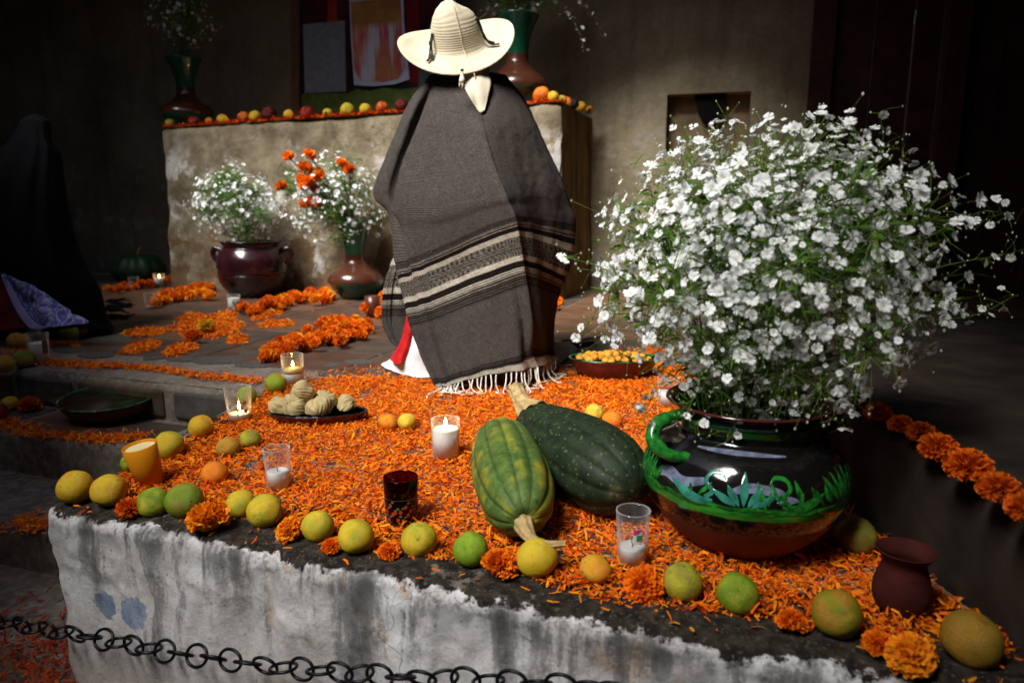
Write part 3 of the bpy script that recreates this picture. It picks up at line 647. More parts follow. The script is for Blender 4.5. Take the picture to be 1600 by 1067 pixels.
ho = mesh('hat_body', V, F, M_STRAW, hat); s = ho.modifiers.new('t', 'SOLIDIFY'); s.thickness = .004; s.offset = -1
hat.location = (hx-.043, hy-.05, 1.318); hat.rotation_euler = (R(31), R(-11), R(8))
M_RIB = simple('black_ribbon', (.008, .008, .010), .5)
mb = MB()
mb.tube([(.1065*math.cos(2*math.pi*i/40), .1045*math.sin(2*math.pi*i/40), .026) for i in range(40) if math.sin(2*math.pi*i/40) > -.25], .0045, 6)
def ribbon(mb, pts, wd, th=.003):
    P = crom(np.array(pts), 6); 
    V = []
    for i, p in enumerate(P):
        ww = wd*(1 if i < len(P)*.8 else .8); t = P[min(i+1, len(P)-1)]-P[max(i-1, 0)]; t = t/np.linalg.norm(t); sd = np.cross(t, (0, 0, 1.)); sd = sd/(np.linalg.norm(sd)+1e-9)
        V += [p-sd*ww/2, p+sd*ww/2, p+sd*ww/2+np.array((0, 0, th)), p-sd*ww/2+np.array((0, 0, th))]
    F = [(i*4+k, i*4+(k+1) % 4, (i+1)*4+(k+1) % 4, (i+1)*4+k) for i in range(len(P)-1) for k in range(4)]; F += [(0, 1, 2, 3), tuple((len(P)-1)*4+k for k in (3, 2, 1, 0))]
    mb.add(V, F)
ribbon(mb, [(-.092, -.035, .075), (-.104, -.050, .050), (-.112, -.060, .022), (-.120, -.085, .010), (-.135, -.115, .006)], .012)
ribbon(mb, [(-.092, -.038, .075), (-.106, -.056, .040), (-.108, -.072, .016), (-.115, -.10, .008)], .008)
ribbon(mb, [(.085, -.038, .105), (.095, -.048, .07), (.106, -.055, .034), (.128, -.066, .010), (.155, -.078, .010)], .018)
ribbon(mb, [(.085, -.036, .10), (.100, -.050, .05), (.112, -.062, .026), (.14, -.068, .014)], .014)
mb.build('hat_ribbon', M_RIB, hat)
mb = MB(); cord = [(0, .0, .180), (.002, -.040, .166), (.005, -.074, .125), (.008, -.098, .075), (.010, -.106, .03), (.014, -.125, .008), (.02, -.17, -.008), (.024, -.215, -.026), (.026, -.228, -.05)]
mb.tube(crom(np.array(cord), 4), .0022, 6); mb.build('hat_cord', simple('straw_cord', (.55, .47, .32), .8), hat)
tp = at(722, 118, 2.72)-Vector((base.x, base.y, 0))
mb = MB(); mb.lathe([(.001, .03), (.005, .026), (.005, .014), (.004, .010), (.010, -.012), (.013, -.026), (.002, -.027)], 12); 
for k in range(12): mb.tube([(.008*math.cos(k), .008*math.sin(k), -.015), (.013*math.cos(k), .013*math.sin(k), -.034-.008*(k % 3))], .0014, 4)
mb.build('tassel', simple('cream_yarn', (.62, .58, .46), .9), person, loc=tp)
mb = MB(); mb.lathe([(.0055, .004), (.0065, .008), (.0055, .012)], 12); mb.build('tassel_binding', simple('green_yarn', (.01, .12, .08), .8), person, loc=tp+Vector((0, 0, .01)))
# ------------------------------------------------------------------ kneeling figure in black on the far left
wb = on(70, 505)
wom = thing('person', 'kneeling person wrapped head to floor in a black shawl at the left edge', 'person', (wb.x, wb.y, 0))
M_BLACK = simple('black_shawl', (.004, .004, .005), .95, .2, 20, .2, Specular_IOR_Level=.05)
ctrl = [[(30,189),(55,186),(80,191)], [(26,205),(55,207),(82,224)], [(10,226),(55,232),(95,243)], [(-35,270),(48,280),(106,312)], [(-65,340),(40,350),(128,396)], [(-80,420),(40,420),(160,452)], [(-85,480),(60,486),(172,496)], [(-85,512),(70,518),(182,512)]]
yc = [3.98, 3.97, 3.95, 3.93, 3.92, 3.9, 3.92, 3.92]; dp = [.06, .09, .14, .20, .24, .26, .28, .30]
G = []
for (l, c, r), y, d in zip(ctrl, yc, dp):
    ml = ((l[0]+c[0])/2, (l[1]+c[1])/2); mr = ((r[0]+c[0])/2, (r[1]+c[1])/2)
    G.append([tuple(at(l[0], l[1], y+.05)), tuple(at(ml[0]-3, ml[1], y-d*.75)), tuple(at(c[0], c[1], y-d)), tuple(at(mr[0]+3, mr[1], y-d*.75)), tuple(at(r[0], r[1], y+.05)), tuple(at(mr[0], mr[1]-6, y+d*1.2)), tuple(at(c[0], c[1]-8, y+d*1.5)), tuple(at(ml[0], ml[1]-6, y+d*1.2))])
S3 = interp_rows(G, 10, 10); nr3, nc3 = S3.shape[:2]; V = []
for i in range(nr3):
    c = Vector(S3[i].mean(0))
    for j in range(nc3):
        p = Vector(S3[i, j]); d = p-c; d.z = 0; d.normalize(); p = p+d*math.sin(j/nc3*2*math.pi*9+i*.03)*.014*min(1, i/30); p.z = max(p.z, .01); V.append(p-Vector((wb.x, wb.y, 0)))
top = len(V); V.append(Vector(S3[0].mean(0))-Vector((wb.x, wb.y, 0))+Vector((0, 0, .015)))
F = grid_faces(nr3, nc3, True)+[(top, (j+1) % nc3, j) for j in range(nc3)]
mesh('shawl', V, F, M_BLACK, wom)
def wpatch(name, rows, m, k=8, amp=.035):
    A = np.stack([crom(np.array([tuple(at(*c)) for c in r]), k) for r in rows]); A = np.stack([crom(A[:, j], k) for j in range(A.shape[1])], 1)
    V = []
    for q in A.reshape(-1, 3):
        q = Vector(q); q = q+Vector((0, -1, .2))*fbm((q.x*14, q.y*6, q.z*7))*amp; q.z = max(.008, q.z); V.append(q-Vector((wb.x, wb.y, 0)))
    o = mesh(name, V, grid_faces(*A.shape[:2]), m, wom); s = o.modifiers.new('thick', 'SOLIDIFY'); s.thickness = .005; return o
def m_apron(b, p):
    o = b.obj(); v = b.n('TexWave', i_Vector=o, i_Scale=9., i_Distortion=14., i_Detail=3., i_Detail_Scale=2.2).outputs[1]
    b.set(p.inputs['Base Color'], b.mix(b.mapr(v, .55, .8), (.12, .13, .36), (.36, .37, .62)))
wpatch('apron', [[(5, 428, 3.60), (12, 430, 3.58), (20, 434, 3.58)], [(16, 455, 3.58), (45, 450, 3.56), (75, 460, 3.57)], [(28, 480, 3.55), (65, 480, 3.52), (105, 485, 3.54)], [(45, 508, 3.52), (85, 505, 3.48), (136, 500, 3.52)], [(62, 514, 3.50), (95, 510, 3.46), (134, 506, 3.5)]], mat('patterned_apron', m_apron, rough=.85))
wpatch('apron_border', [[(3, 430, 3.575), (10, 432, 3.57)], [(14, 458, 3.555), (24, 458, 3.55)], [(26, 485, 3.53), (38, 484, 3.52)], [(44, 510, 3.495), (58, 507, 3.485)], [(64, 516, 3.48), (76, 511, 3.47)]], simple('lilac_border', (.40, .36, .72), .85, .1, 20), amp=.004)
wpatch('skirt', [[(-60, 440, 3.62), (-20, 440, 3.58), (4, 436, 3.6)], [(-70, 480, 3.6), (-15, 480, 3.54), (26, 480, 3.56)], [(-80, 516, 3.55), (-10, 518, 3.48), (52, 512, 3.52)]], simple('dark_red_skirt', (.10, .006, .008), .85, .3, 15), amp=.03)
mb = MB(); rr = random.Random(9)
for k in range(22):
    u, v = 165+rr.uniform(0, 12), 468+rr.uniform(0, 30); a = on(u, v, .012); c = on(u+rr.uniform(20, 42), v+rr.uniform(-8, 8), .008); mb.tube([q-Vector((wb.x, wb.y, 0)) for q in (a, a.lerp(c, .5)+Vector((0, .02, 0)), c)], .006, 5)
mb.build('shawl_fringe', M_BLACK, wom)
wh = at(48, 205, 4.0)-Vector((wb.x, wb.y, 0))
skin_body('body', [((wh.x, wh.y, .42), (.10, .09)), ((wh.x, wh.y, .72), (.09, .08)), ((wh.x, wh.y, .86), (.08, .07)), ((wh.x, wh.y, .98), .05), ((wh.x, wh.y+.02, 1.06), (.065, .075)), ((wh.x, wh.y+.02, 1.12), (.055, .065)), ((wh.x-.10, wh.y+.08, .10), .08), ((wh.x+.10, wh.y+.08, .10), .08), ((wh.x-.09, wh.y, .80), .04), ((wh.x-.11, wh.y+.02, .62), .035), ((wh.x-.04, wh.y+.10, .60), .03), ((wh.x+.09, wh.y, .80), .04), ((wh.x+.11, wh.y+.02, .62), .035), ((wh.x+.04, wh.y+.10, .60), .03)],
  [(0, 1), (1, 2), (2, 3), (3, 4), (4, 5), (0, 6), (0, 7), (2, 8), (8, 9), (9, 10), (2, 11), (11, 12), (12, 13)], M_SKIN, wom)
# ------------------------------------------------------------------ petals strewn over the platform
def edge_dist(x, y):                                # metres inside the front edge of the platform
    return -(Vector((x, y, 0))-PL).dot(NW)
pts = []
rng = np.random.default_rng(11)
back_u = np.array([380, 440, 520, 600, 690, 780, 880, 960, 1000, 1060, 1150, 1300]); back_v = np.array([612, 604, 592, 590, 600, 596, 588, 560, 545, 540, 530, 520])
cand = np.stack([rng.uniform(-1.12, .82, 150000), rng.uniform(.8, 3.5, 150000)], 1)
for x, y in cand:
    if x > .785-.02*(y-1.1): continue
    lx = -1.07+.13*(y-1.55)/1.07
    if x < lx+.03+.05*mnoise.noise(Vector((y*4, 3, 0))): continue
    ed = edge_dist(x, y)
    if ed < .105+.07*mnoise.noise(Vector((x*3.1, y*2, 8))) and (ed < .012 or rng.random() > .03): continue
    d = CF.y*y+CAMH*math.sin(PITCH); u = 800+FPX*x/d; v = 533.5+FPX*((CAMH)*math.cos(PITCH)-y*math.sin(PITCH))/d
    vb = np.interp(u, back_u, back_v)+6*mnoise.noise(Vector((u*.03, 1, 1)))
    if v < vb and (v < vb-14 or rng.random() > .12): continue
    nz = mnoise.noise(Vector((x*6.5, y*6.5, 2)))*.6+mnoise.noise(Vector((x*19, y*19, 5)))*.5
    if rng.random() > (.84 if nz > -.28 else (.40 if nz > -.42 else .06)): continue
    # thinner towards the edges
    pts.append((x, y, .003+abs(rng.normal(0, .0065))*(1 if nz > 0 else .6)))
PET_N = len(pts)
petal_stuff('marigold_petals', pts, 'carpet of loose orange marigold petals covering the platform', L=(.009, .025), W=(.0026, .0056), tilt=.28)
k = rng.choice(len(pts), 2400); PP = np.array(pts)[k]; PP[:, 2] += .004
petal_stuff('curled_petals', PP, 'broader curled marigold petals lying loose on top of the petal carpet', L=(.014, .030), W=(.005, .0085), tilt=.45)
# green and brown bits among them
k = rng.choice(len(pts), 2600); PP = np.array(pts)[k]; PP[:, 2] += .004
petal_stuff('leaf_scraps', PP, 'dry green and brown scraps among the petals on the platform', L=(.006, .018), W=(.0015, .004), tilt=.3, pal=np.array([[.03, .05, .01], [.06, .05, .02], [.02, .015, .01]]), pw=(1, 1, 1))
# petal line along the porch edge, and petals on the first step
def petal_line(name, pix, wdt, n, label, z=0., L=(.012, .03), W=(.003, .006)):
    P = np.array([tuple(on(u, v, z)) for u, v in pix]); Q = crom(P, 20); out = []
    for _ in range(n):
        q = Q[rng.integers(len(Q))]; r = wdt*(.55+.6*mnoise.noise(Vector((q[0]*5, q[1]*5, 0)))+.3); out.append((q[0]+rng.normal(0, r*.5)*.4+rng.normal(0, .012), q[1]+rng.normal(0, r*.5), z+.003+abs(rng.normal(0, .006))))
    return petal_stuff(name, out, label, L=L, W=W, **({'pal': ORANGE*np.array([.55, .25, .4])} if 'dark red' in label else {}))
petal_line('petal_border', [(60, 566), (110, 571), (160, 574), (200, 575), (240, 578), (290, 585), (340, 592), (410, 598)], .05, 2100, 'line of orange petals along the worn edge of the porch floor')
petal_line('petal_border', [(-30, 655), (20, 668), (60, 680), (120, 684), (170, 688), (225, 684)], .07, 1300, 'orange petals strewn along the first step in front of the green bowl', z=-.153)
petal_line('petal_border', [(40, 638), (60, 634), (80, 628)], .04, 120, 'few orange petals scattered on the step left of the green bowl', z=-.153)
petal_line('petal_border', [(-30, 545), (20, 552), (60, 545), (100, 535), (120, 545)], .07, 500, 'orange petals around the fruit at the left end of the porch edge')
petal_line('petal_border', [(-40, 980), (20, 1020), (70, 1040), (110, 1060), (60, 1000)], .25, 900, 'dark red petals on the courtyard ground at the lower left', z=-.462)
petal_line('petal_border', [(30, 815), (50, 820), (80, 825)], .06, 260, 'petals on the lower step beside the wall corner', z=-.308)
# flower pattern laid on the tiles
def blob(u0, v0, ru, rv, n, ang=0):
    out = []; c, s_ = math.cos(ang), math.sin(ang)
    for _ in range(n):
        r = math.sqrt(rng.random())*rng.uniform(.7, 1.08); t = rng.uniform(0, 2*math.pi); a, b_ = r*ru*math.cos(t), r*rv*math.sin(t)
        p = on(u0+a*c-b_*s_, v0+a*s_+b_*c); out.append((p.x, p.y, .004+abs(rng.normal(0, .008))*(1.3-r)))
    return out
pat = [(325, 512, 60, 20, 1500, -.05), (228, 521, 38, 7, 420, -.08), (220, 545, 34, 9, 480, -.22), (283, 548, 30, 10, 420, -.28), (372, 532, 20, 8, 240, -.1), (300, 499, 26, 9, 320, -.06), (417, 495, 28, 6, 300, -.2), (430, 508, 32, 6, 320, -.06), (352, 494, 22, 8, 260, -.1)]
for i, a in enumerate(pat):
    petal_stuff('petal_pattern', blob(*a), ['round heap of orange petals at the centre of the flower pattern on the tiles', 'leftmost petal-shaped heap of the flower pattern on the tiles', 'petal-shaped heap pointing lower left in the flower pattern', 'petal-shaped heap pointing down in the flower pattern on the tiles', 'small loose petal heap lower right of the flower pattern', 'petal heap at the upper left of the flower pattern centre', 'upper of the two petal heaps right of the flower pattern centre', 'lower of the two petal heaps right of the flower pattern centre', 'petal heap at the upper right of the flower pattern centre'][i], L=(.015, .035), W=(.006, .011))
# altar edge petals
out = []
for _ in range(1900):
    t = rng.random(); p = AL.lerp(AR, t)+AIN*abs(rng.normal(0.0, .09)); out.append((p.x, p.y, 1.382+.085*t+.006+abs(rng.normal(0, .007))))
petal_stuff('petal_border', out, 'red orange petals along the top edge of the altar', L=(.02, .05), W=(.008, .016), pal=ORANGE*np.array([.9, .5, .5]))
# ------------------------------------------------------------------ marigold heads
def marigold_mesh(seed, n=230, pal=0, wd0=.26, cupped=True):
    rr = random.Random(seed); V = []; F = []; C = []
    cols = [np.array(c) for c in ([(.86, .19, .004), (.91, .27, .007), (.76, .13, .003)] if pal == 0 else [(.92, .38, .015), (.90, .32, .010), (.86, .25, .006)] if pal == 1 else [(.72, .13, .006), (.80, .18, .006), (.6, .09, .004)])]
    m = 14; k0 = 9                                   # inner core so that no holes show between the petals
    for i in range(k0):
        ph = -math.pi/2+math.pi*i/(k0-1)
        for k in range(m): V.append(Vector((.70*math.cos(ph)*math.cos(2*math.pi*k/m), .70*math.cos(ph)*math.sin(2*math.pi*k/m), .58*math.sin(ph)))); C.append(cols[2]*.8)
    F += grid_faces(k0, m, True)
    ga = math.pi*(3-math.sqrt(5))
    for i in range(n):
        z = 1-1.45*(i+.5)/n; rxy = math.sqrt(max(0, 1-z*z)); az = i*ga+rr.uniform(-.12, .12)
        d = Vector((rxy*math.cos(az), rxy*math.sin(az), z*.82+rr.uniform(-.05, .05))); dn = d.normalized(); s = dn.cross(Vector((rr.gauss(0, 1), rr.gauss(0, 1), rr.gauss(0, 1)))).normalized(); up = dn.cross(s)
        lean = up*rr.uniform(-.22, .22); wd = wd0*rr.uniform(.7, 1.3); c = cols[rr.randrange(3)]*rr.uniform(.9, 1.12); b0 = len(V); L = rr.uniform(.90, 1.10); cup = rr.uniform(-.10, .14)
        for t, ww in ((.55, .5), (.84, 1.), (1., .92)):
            ctr = d*t*L+lean*(t-.5)*.8
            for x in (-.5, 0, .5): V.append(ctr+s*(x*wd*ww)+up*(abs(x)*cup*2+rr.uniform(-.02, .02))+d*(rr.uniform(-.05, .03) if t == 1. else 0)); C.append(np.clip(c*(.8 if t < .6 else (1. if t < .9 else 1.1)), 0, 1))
        for a_ in range(2):
            for j in range(2): F.append((b0+a_*3+j, b0+a_*3+j+1, b0+a_*3+j+4, b0+a_*3+j+3))
    b0 = len(V); m = 8
    for r, z in ((.05, -.66), (.16, -.58), (.30, -.42), (.36, -.3)): V += [Vector((r*math.cos(2*math.pi*k/m), r*math.sin(2*math.pi*k/m), z)) for k in range(m)]; C += [np.array((.05, .10, .02))]*m
    F += [tuple(x+b0 for x in f) for f in grid_faces(4, m, True)]
    me_o = mesh('marigold_head', V, F, PETAL, smooth=False, col=C); me = me_o.data; bpy.data.objects.remove(me_o); return me
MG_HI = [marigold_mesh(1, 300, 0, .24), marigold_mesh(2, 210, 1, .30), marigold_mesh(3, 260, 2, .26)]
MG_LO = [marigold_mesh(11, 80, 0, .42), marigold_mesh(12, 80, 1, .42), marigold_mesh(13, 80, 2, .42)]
def marigold(u, v, D, label, var=0, z0=0., tilt=(0, 0), group=None, hi=True):
    p, r = rest(u, v, D, z0); me = (MG_HI if hi else MG_LO)[var]
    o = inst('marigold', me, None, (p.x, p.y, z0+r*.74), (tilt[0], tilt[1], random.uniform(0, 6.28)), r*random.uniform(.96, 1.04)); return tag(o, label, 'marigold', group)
fr = 'marigold heads along the front edge'
marigold(203, 789, 40, 'dark orange marigold head between two yellow oranges behind the orange cup', 2, group=fr)
marigold(325, 803, 64, 'large ragged orange marigold head tipped on its side right of the bruised green orange', 1, tilt=(R(28), R(8)), group=fr)
marigold(452, 823, 44, 'round pale orange marigold head on the mossy edge near the clear candle glass', 1, tilt=(R(35), 0), group=fr)
marigold(518, 850, 32, 'small orange marigold head squeezed before the large yellow orange with stem scar', 0, group=fr)
marigold(608, 858, 36, 'loose flattened marigold head in front of the red flowered glass', 0, group=fr)
marigold(781, 876, 56, 'bright orange marigold head between the green lime and the pale yellow orange', 0, tilt=(R(30), 0), group=fr)
marigold(1006, 906, 62, 'big orange marigold head at the foot of the printed candle glass', 0, tilt=(R(35), R(-10)), group=fr)
marigold(1237, 966, 48, 'orange marigold head left of the large green and orange fruit', 0, tilt=(R(25), 0), group=fr)
marigold(1425, 1016, 70, 'dim orange marigold head near the lower right corner', 1, tilt=(R(25), 0), group=fr)
marigold(1372, 1000, 48, 'dim red orange marigold head left of its neighbour in the lower right corner', 0, group=fr)
marigold(45, 629, 30, 'red orange marigold head on the step left of the green bowl', 2, z0=-.155)
lg = 'marigolds on the right ledge'
for i, (u, v, D) in enumerate([(1372, 640, 40), (1408, 660, 38), (1440, 672, 46), (1468, 694, 60), (1515, 722, 66), (1562, 757, 58), (1608, 790, 60)]):
    marigold(u, v, D, ['small dark marigold at the upper end of the ledge row', 'second marigold from the upper end of the ledge row', 'third marigold from the upper end of the ledge row', 'middle marigold of the row on the right ledge', 'biggest marigold of the row on the right ledge', 'marigold beside the biggest one towards the right edge on the ledge', 'marigold of the ledge row cut off by the right edge'][i], 2, .226, group=lg)
def garland(pix, wid, n, D, label, grp, z=0.):
    P = np.array([(u, v) for u, v in pix], float); Q = crom(P, 12)
    for i in range(n):
        q = Q[int((i+.5)/n*(len(Q)-1))]; du, dv = rng.uniform(-5, 5), rng.uniform(-wid, wid)
        k = rng.uniform(.8, 1.1); lift = rng.uniform(0, .03) if i % 3 == 0 else 0
        o = marigold(q[0]+du, q[1]+dv, D*k, label, int(rng.choice([0, 0, 2, 1])), z+lift, (rng.uniform(-.5, .5), rng.uniform(-.5, .5)), grp, hi=False); o.name = 'marigold'
garland([(240, 470), (275, 460), (305, 452), (335, 452)], 7, 26, 19, 'marigold of the short garland left of the dark glazed pot', 'garland left of the glazed pot')
garland([(382, 482), (420, 474), (460, 466), (500, 460), (514, 458)], 8, 34, 20, 'marigold of the garland between the glazed pot and the green vase', 'garland between pot and vase')
garland([(412, 546), (440, 540), (470, 530), (500, 522), (535, 520), (575, 508)], 13, 54, 23, 'marigold of the thick garland behind the small lit candle', 'garland behind the small candle')
garland([(505, 500), (540, 500), (580, 508)], 7, 14, 22, 'marigold of the upper layer of the thick garland nearest the cape', 'garland layer nearest the cape')
garland([(575, 482), (592, 476), (606, 464)], 12, 16, 21, 'marigold of the garland between the green vase and the cape', 'garland between vase and cape')
garland([(168, 450), (200, 446), (235, 440), (275, 436), (315, 434)], 4, 22, 15, 'dark marigold in the far row at the foot of the back wall', 'far row by the wall', 0)
garland([(866, 474), (870, 468), (862, 480)], 3, 4, 18, 'marigold on the floor just right of the cape', 'marigolds right of the cape')
garland([(1330, 620), (1345, 612), (1310, 600)], 6, 4, 34, 'dark marigold behind the big green pot', 'marigolds behind the big pot', .0)
marigold(302, 522, 26, 'single deep orange marigold on the floor pattern beside the yellow one', 2, .012)
o = marigold(322, 506, 28, 'yellow marigold head at the centre of the petal pattern', 1, .012); 
me = o.data.copy(); o.data = me; a = me.color_attributes['Col']; arr = np.zeros(len(me.vertices)*4); a.data.foreach_get('color', arr); arr = arr.reshape(-1, 4); arr[:, :3] = arr[:, :3].mean(1, keepdims=True)*np.array([1.9, 1.2, .08]); a.data.foreach_set('color', np.clip(arr, 0, 1).ravel())
# ------------------------------------------------------------------ fruit
def m_fruit(b, p):
    o = b.obj(); info = b.n('ObjectInfo'); c1 = info.outputs['Color']; c2 = b.attr('col2', 'OBJECT'); rnd = info.outputs['Random']
    ov = b.n('VectorMath', operation='ADD', i_0=o, i_1=b.n('CombineXYZ', i_0=b.math('MULTIPLY', rnd, 37.), i_1=b.math('MULTIPLY', rnd, 11.), i_2=rnd).outputs[0]).outputs[0]
    n1 = b.noise(ov, 1.1, 3); n2 = b.noise(ov, 4, 6, .65); n3 = b.noise(ov, 26, 3); 
    c = b.mix(b.mapr(n1, .40, .60), c1, c2)
    c = b.mix(b.mapr(n2, .40, .75, 0, .35), c, b.mix(1., c, (.72, .60, .45), 'MULTIPLY'))
    bl = b.math('MULTIPLY', b.mapr(b.noise(ov, 2.2, 7, .75), .60, .66), b.attr('blemish', 'OBJECT', 2)); c = b.mix(b.math('MULTIPLY', bl, .8), c, (.055, .042, .02))
    vo = b.n('TexVoronoi', i_Scale=3.4, i_Vector=ov).outputs[0]; c = b.mix(b.mapr(vo, .055, .09, .85, 0), c, (.05, .03, .012))
    c = b.mix(b.mapr(n3, .68, .74, 0, .55), c, (.07, .05, .015)); b.set(p.inputs['Base Color'], c)
    b.set(p.inputs['Normal'], b.bump(b.n('TexVoronoi', i_Scale=22., i_Vector=ov).outputs[0], .35, .03)); p.inputs['Specular IOR Level'].default_value = .25
M_FRUIT = mat('citrus_skin', m_fruit, rough=.42); M_SCAR = simple('stem_scar', (.03, .028, .012), .8)
def fruit_mesh(flat=.95, pear=0., seed=0, n=28):
    V = []; rr = random.Random(seed); off = rr.random()*50
    prof = []; m = 20
    for i in range(m+1):
        ph = -math.pi/2+math.pi*i/m; r, z = math.cos(ph), math.sin(ph)*flat
        if pear and z > 0: r *= 1-pear*z*.45; z *= 1+pear*.35
        if z > .8 and not pear: z -= .07*max(0, 1-r/.32)**2
        if z < -.8: z += .05*max(0, 1-r/.3)**2
        prof.append((max(r, 1e-4 if i in (0, m) else r), z))
    for r, z in prof:
        for k in range(n):
            th = 2*math.pi*k/n; q = Vector((r*math.cos(th), r*math.sin(th), z)); q = q*(1+.075*mnoise.noise(q*1.2+Vector((off, 0, 0)))+.012*mnoise.noise(q*5+Vector((off, 0, 0)))); V.append(q)
    F = grid_faces(m+1, n, True); o = mesh('fruit', V, F, M_FRUIT); me = o.data; bpy.data.objects.remove(o); return me
FR = {'round': [fruit_mesh(.94, 0, s) for s in range(3)], 'flat': [fruit_mesh(.80, 0, s+5) for s in range(2)], 'pear': [fruit_mesh(1., .5, 9)], 'long': [fruit_mesh(1.12, 0, 21)]}
_s = MB(); _s.lathe([(.10, -.02), (.095, .022), (.05, .034), (.03, .02), (.001, .018)], 9); _so = _s.build('stem_scar', M_SCAR); SCAR = _so.data; bpy.data.objects.remove(_so)
YEL = (.62, .43, .022); YG = (.42, .38, .025); GRN = (.15, .24, .012); OLV = (.24, .22, .03); ORA = (.74, .22, .012); BRO = (.50, .24, .018); DRED = (.12, .008, .006); RED = (.40, .022, .010); LIME = (.22, .36, .02); AMB = (.62, .33, .02)
nfr = 0
def fruit(u, v, D, c1, c2, label, kind='round', z0=0., tilt=None, bl=1., name='orange_fruit', cat='fruit', group=None, scar=True, yaw=None):
    global nfr
    p, r = rest(u, v, D, z0); rr = random.Random(nfr*7+3); nfr += 1
    me = FR[kind][nfr % len(FR[kind])]; fl = {'round': .94, 'flat': .80, 'pear': 1., 'long': 1.12}[kind]
    if tilt is None: tilt = (rr.uniform(.2, .7), rr.uniform(-.5, .5))
    rz = rr.uniform(0, 6.28) if yaw is None else yaw
    o = inst(name, me, None, (p.x, p.y, z0+r*(fl*.5+.5)-.001), (tilt[0], tilt[1], 0), r)
    o.rotation_euler = (Matrix.Rotation(tilt[1], 3, 'Y') @ Matrix.Rotation(tilt[0], 3, 'X') @ Matrix.Rotation(rz, 3, 'Z')).to_euler()
    o.color = (*c1, 1); o['col2'] = [float(x) for x in c2]; o['blemish'] = float(bl)
    tag(o, label, cat, group)
    if scar and D > 24: inst('stem_scar', SCAR, o, (0, 0, fl*.885 if kind != 'pear' else 1.17))
    return o
g1 = 'citrus along the front edge'
fruit(117, 759, 53, AMB, YEL, 'amber orange at the left corner of the wall, first of the front row', group=g1)
fruit(170, 764, 53, YEL, AMB, 'yellow orange second in the front row, left of the orange cup', group=g1, tilt=(.1, .1))
fruit(240, 783, 49, YG, GRN, 'smaller yellow green orange touching the bruised one in the front row', group=g1)
fruit(289, 780, 57, GRN, OLV, 'bruised green orange with a grey brown blotch beside the ragged marigold', group=g1, bl=1.6)
fruit(375, 786, 46, YG, YEL, 'small dull yellow orange just right of the ragged marigold', group=g1, bl=.5)
fruit(413, 796, 53, YEL, YG, 'yellow orange with dark spots below the half-full clear candle glass', group=g1, bl=1.3, tilt=(.9, -.5))
fruit(497, 820, 50, YG, YEL, 'yellow orange between the round marigold and the orange with a stem scar', group=g1, bl=.4)
fruit(556, 836, 56, YEL, YG, 'yellow orange showing its stem scar, left of the red flowered glass', group=g1, tilt=(.45, -.12))
fruit(654, 841, 55, YEL, YG, 'yellow orange with a brown patch and stem scar below the red flowered glass', group=g1, tilt=(.5, .0), bl=1.2)
fruit(735, 856, 56, LIME, GRN, 'bright green lime-coloured orange at the stem end of the lighter squash', group=g1, bl=.6)
fruit(839, 869, 64, YEL, (.58, .45, .03), 'clean pale yellow orange in the middle of the front row', group=g1, bl=.2, tilt=(.25, .1))
fruit(930, 886, 51, (.70, .26, .02), AMB, 'small shiny mandarin left of the printed candle glass', 'flat', group=g1, tilt=(.2, .3), name='mandarin')
fruit(1067, 907, 61, YG, OLV, 'speckled yellow green orange in front of the big pot, beside a marigold', group=g1)
fruit(1153, 925, 64, (.30, .32, .02), GRN, 'plain green orange below the centre of the big pot', group=g1, tilt=(.45, .2))
fruit(1308, 956, 75, GRN, (.36, .20, .015), 'large green and orange fruit near the lower right', group=g1, tilt=(1.1, -.2))
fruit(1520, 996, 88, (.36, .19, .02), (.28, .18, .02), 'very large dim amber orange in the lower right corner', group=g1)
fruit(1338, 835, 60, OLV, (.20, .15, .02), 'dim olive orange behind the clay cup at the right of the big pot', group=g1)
g2 = 'fruit scattered over the petals'
fruit(263, 694, 45, YEL, YG, 'yellow orange right behind the orange cup', group=g2)
fruit(204, 722, 30, YG, GRN, 'green orange half hidden by the left side of the orange cup', group=g2)
fruit(313, 665, 37, YEL, AMB, 'small yellow orange at the left border of the petals, below the flowered tumbler', group=g2)
fruit(356, 696, 37, BRO, OLV, 'small brown orange mandarin beside a greener one', 'flat', group=g2, name='mandarin', tilt=(.2, .1))
fruit(391, 683, 33, OLV, YG, 'small olive mandarin right of the browner one', 'flat', group=g2, name='mandarin', tilt=(.3, .2))
fruit(335, 736, 41, (.72, .17, .012), ORA, 'red orange mandarin left of the half-full candle glass', 'flat', group=g2, name='mandarin', tilt=(.3, .1))
fruit(431, 598, 34, LIME, (.34, .22, .02), 'green lime in front of the small lit candle at the porch edge', group=g2, bl=.5)
fruit(386, 617, 30, LIME, (.36, .30, .02), 'green fruit standing behind the flowered tumbler', group=g2, bl=.4)
fruit(606, 657, 31, (.80, .28, .015), ORA, 'small orange mandarin touching a yellow guava in the middle of the petals', 'flat', group=g2, name='mandarin', tilt=(.1, .1))
fruit(636, 659, 29, (.70, .52, .06), YEL, 'yellow guava pointing at the camera beside the small mandarin', 'pear', group=g2, name='guava', tilt=(1.5, .3), scar=False)
fruit(929, 644, 30, (.72, .50, .08), YEL, 'yellow guava with black end behind the dark squash', group=g2, name='guava', tilt=(.9, .8), bl=1.5)
fruit(957, 653, 33, (.72, .17, .012), ORA, 'red orange mandarin behind the dark squash', 'flat', group=g2, name='mandarin', tilt=(.1, .1))
g3 = 'fruit at the left end of the porch edge'
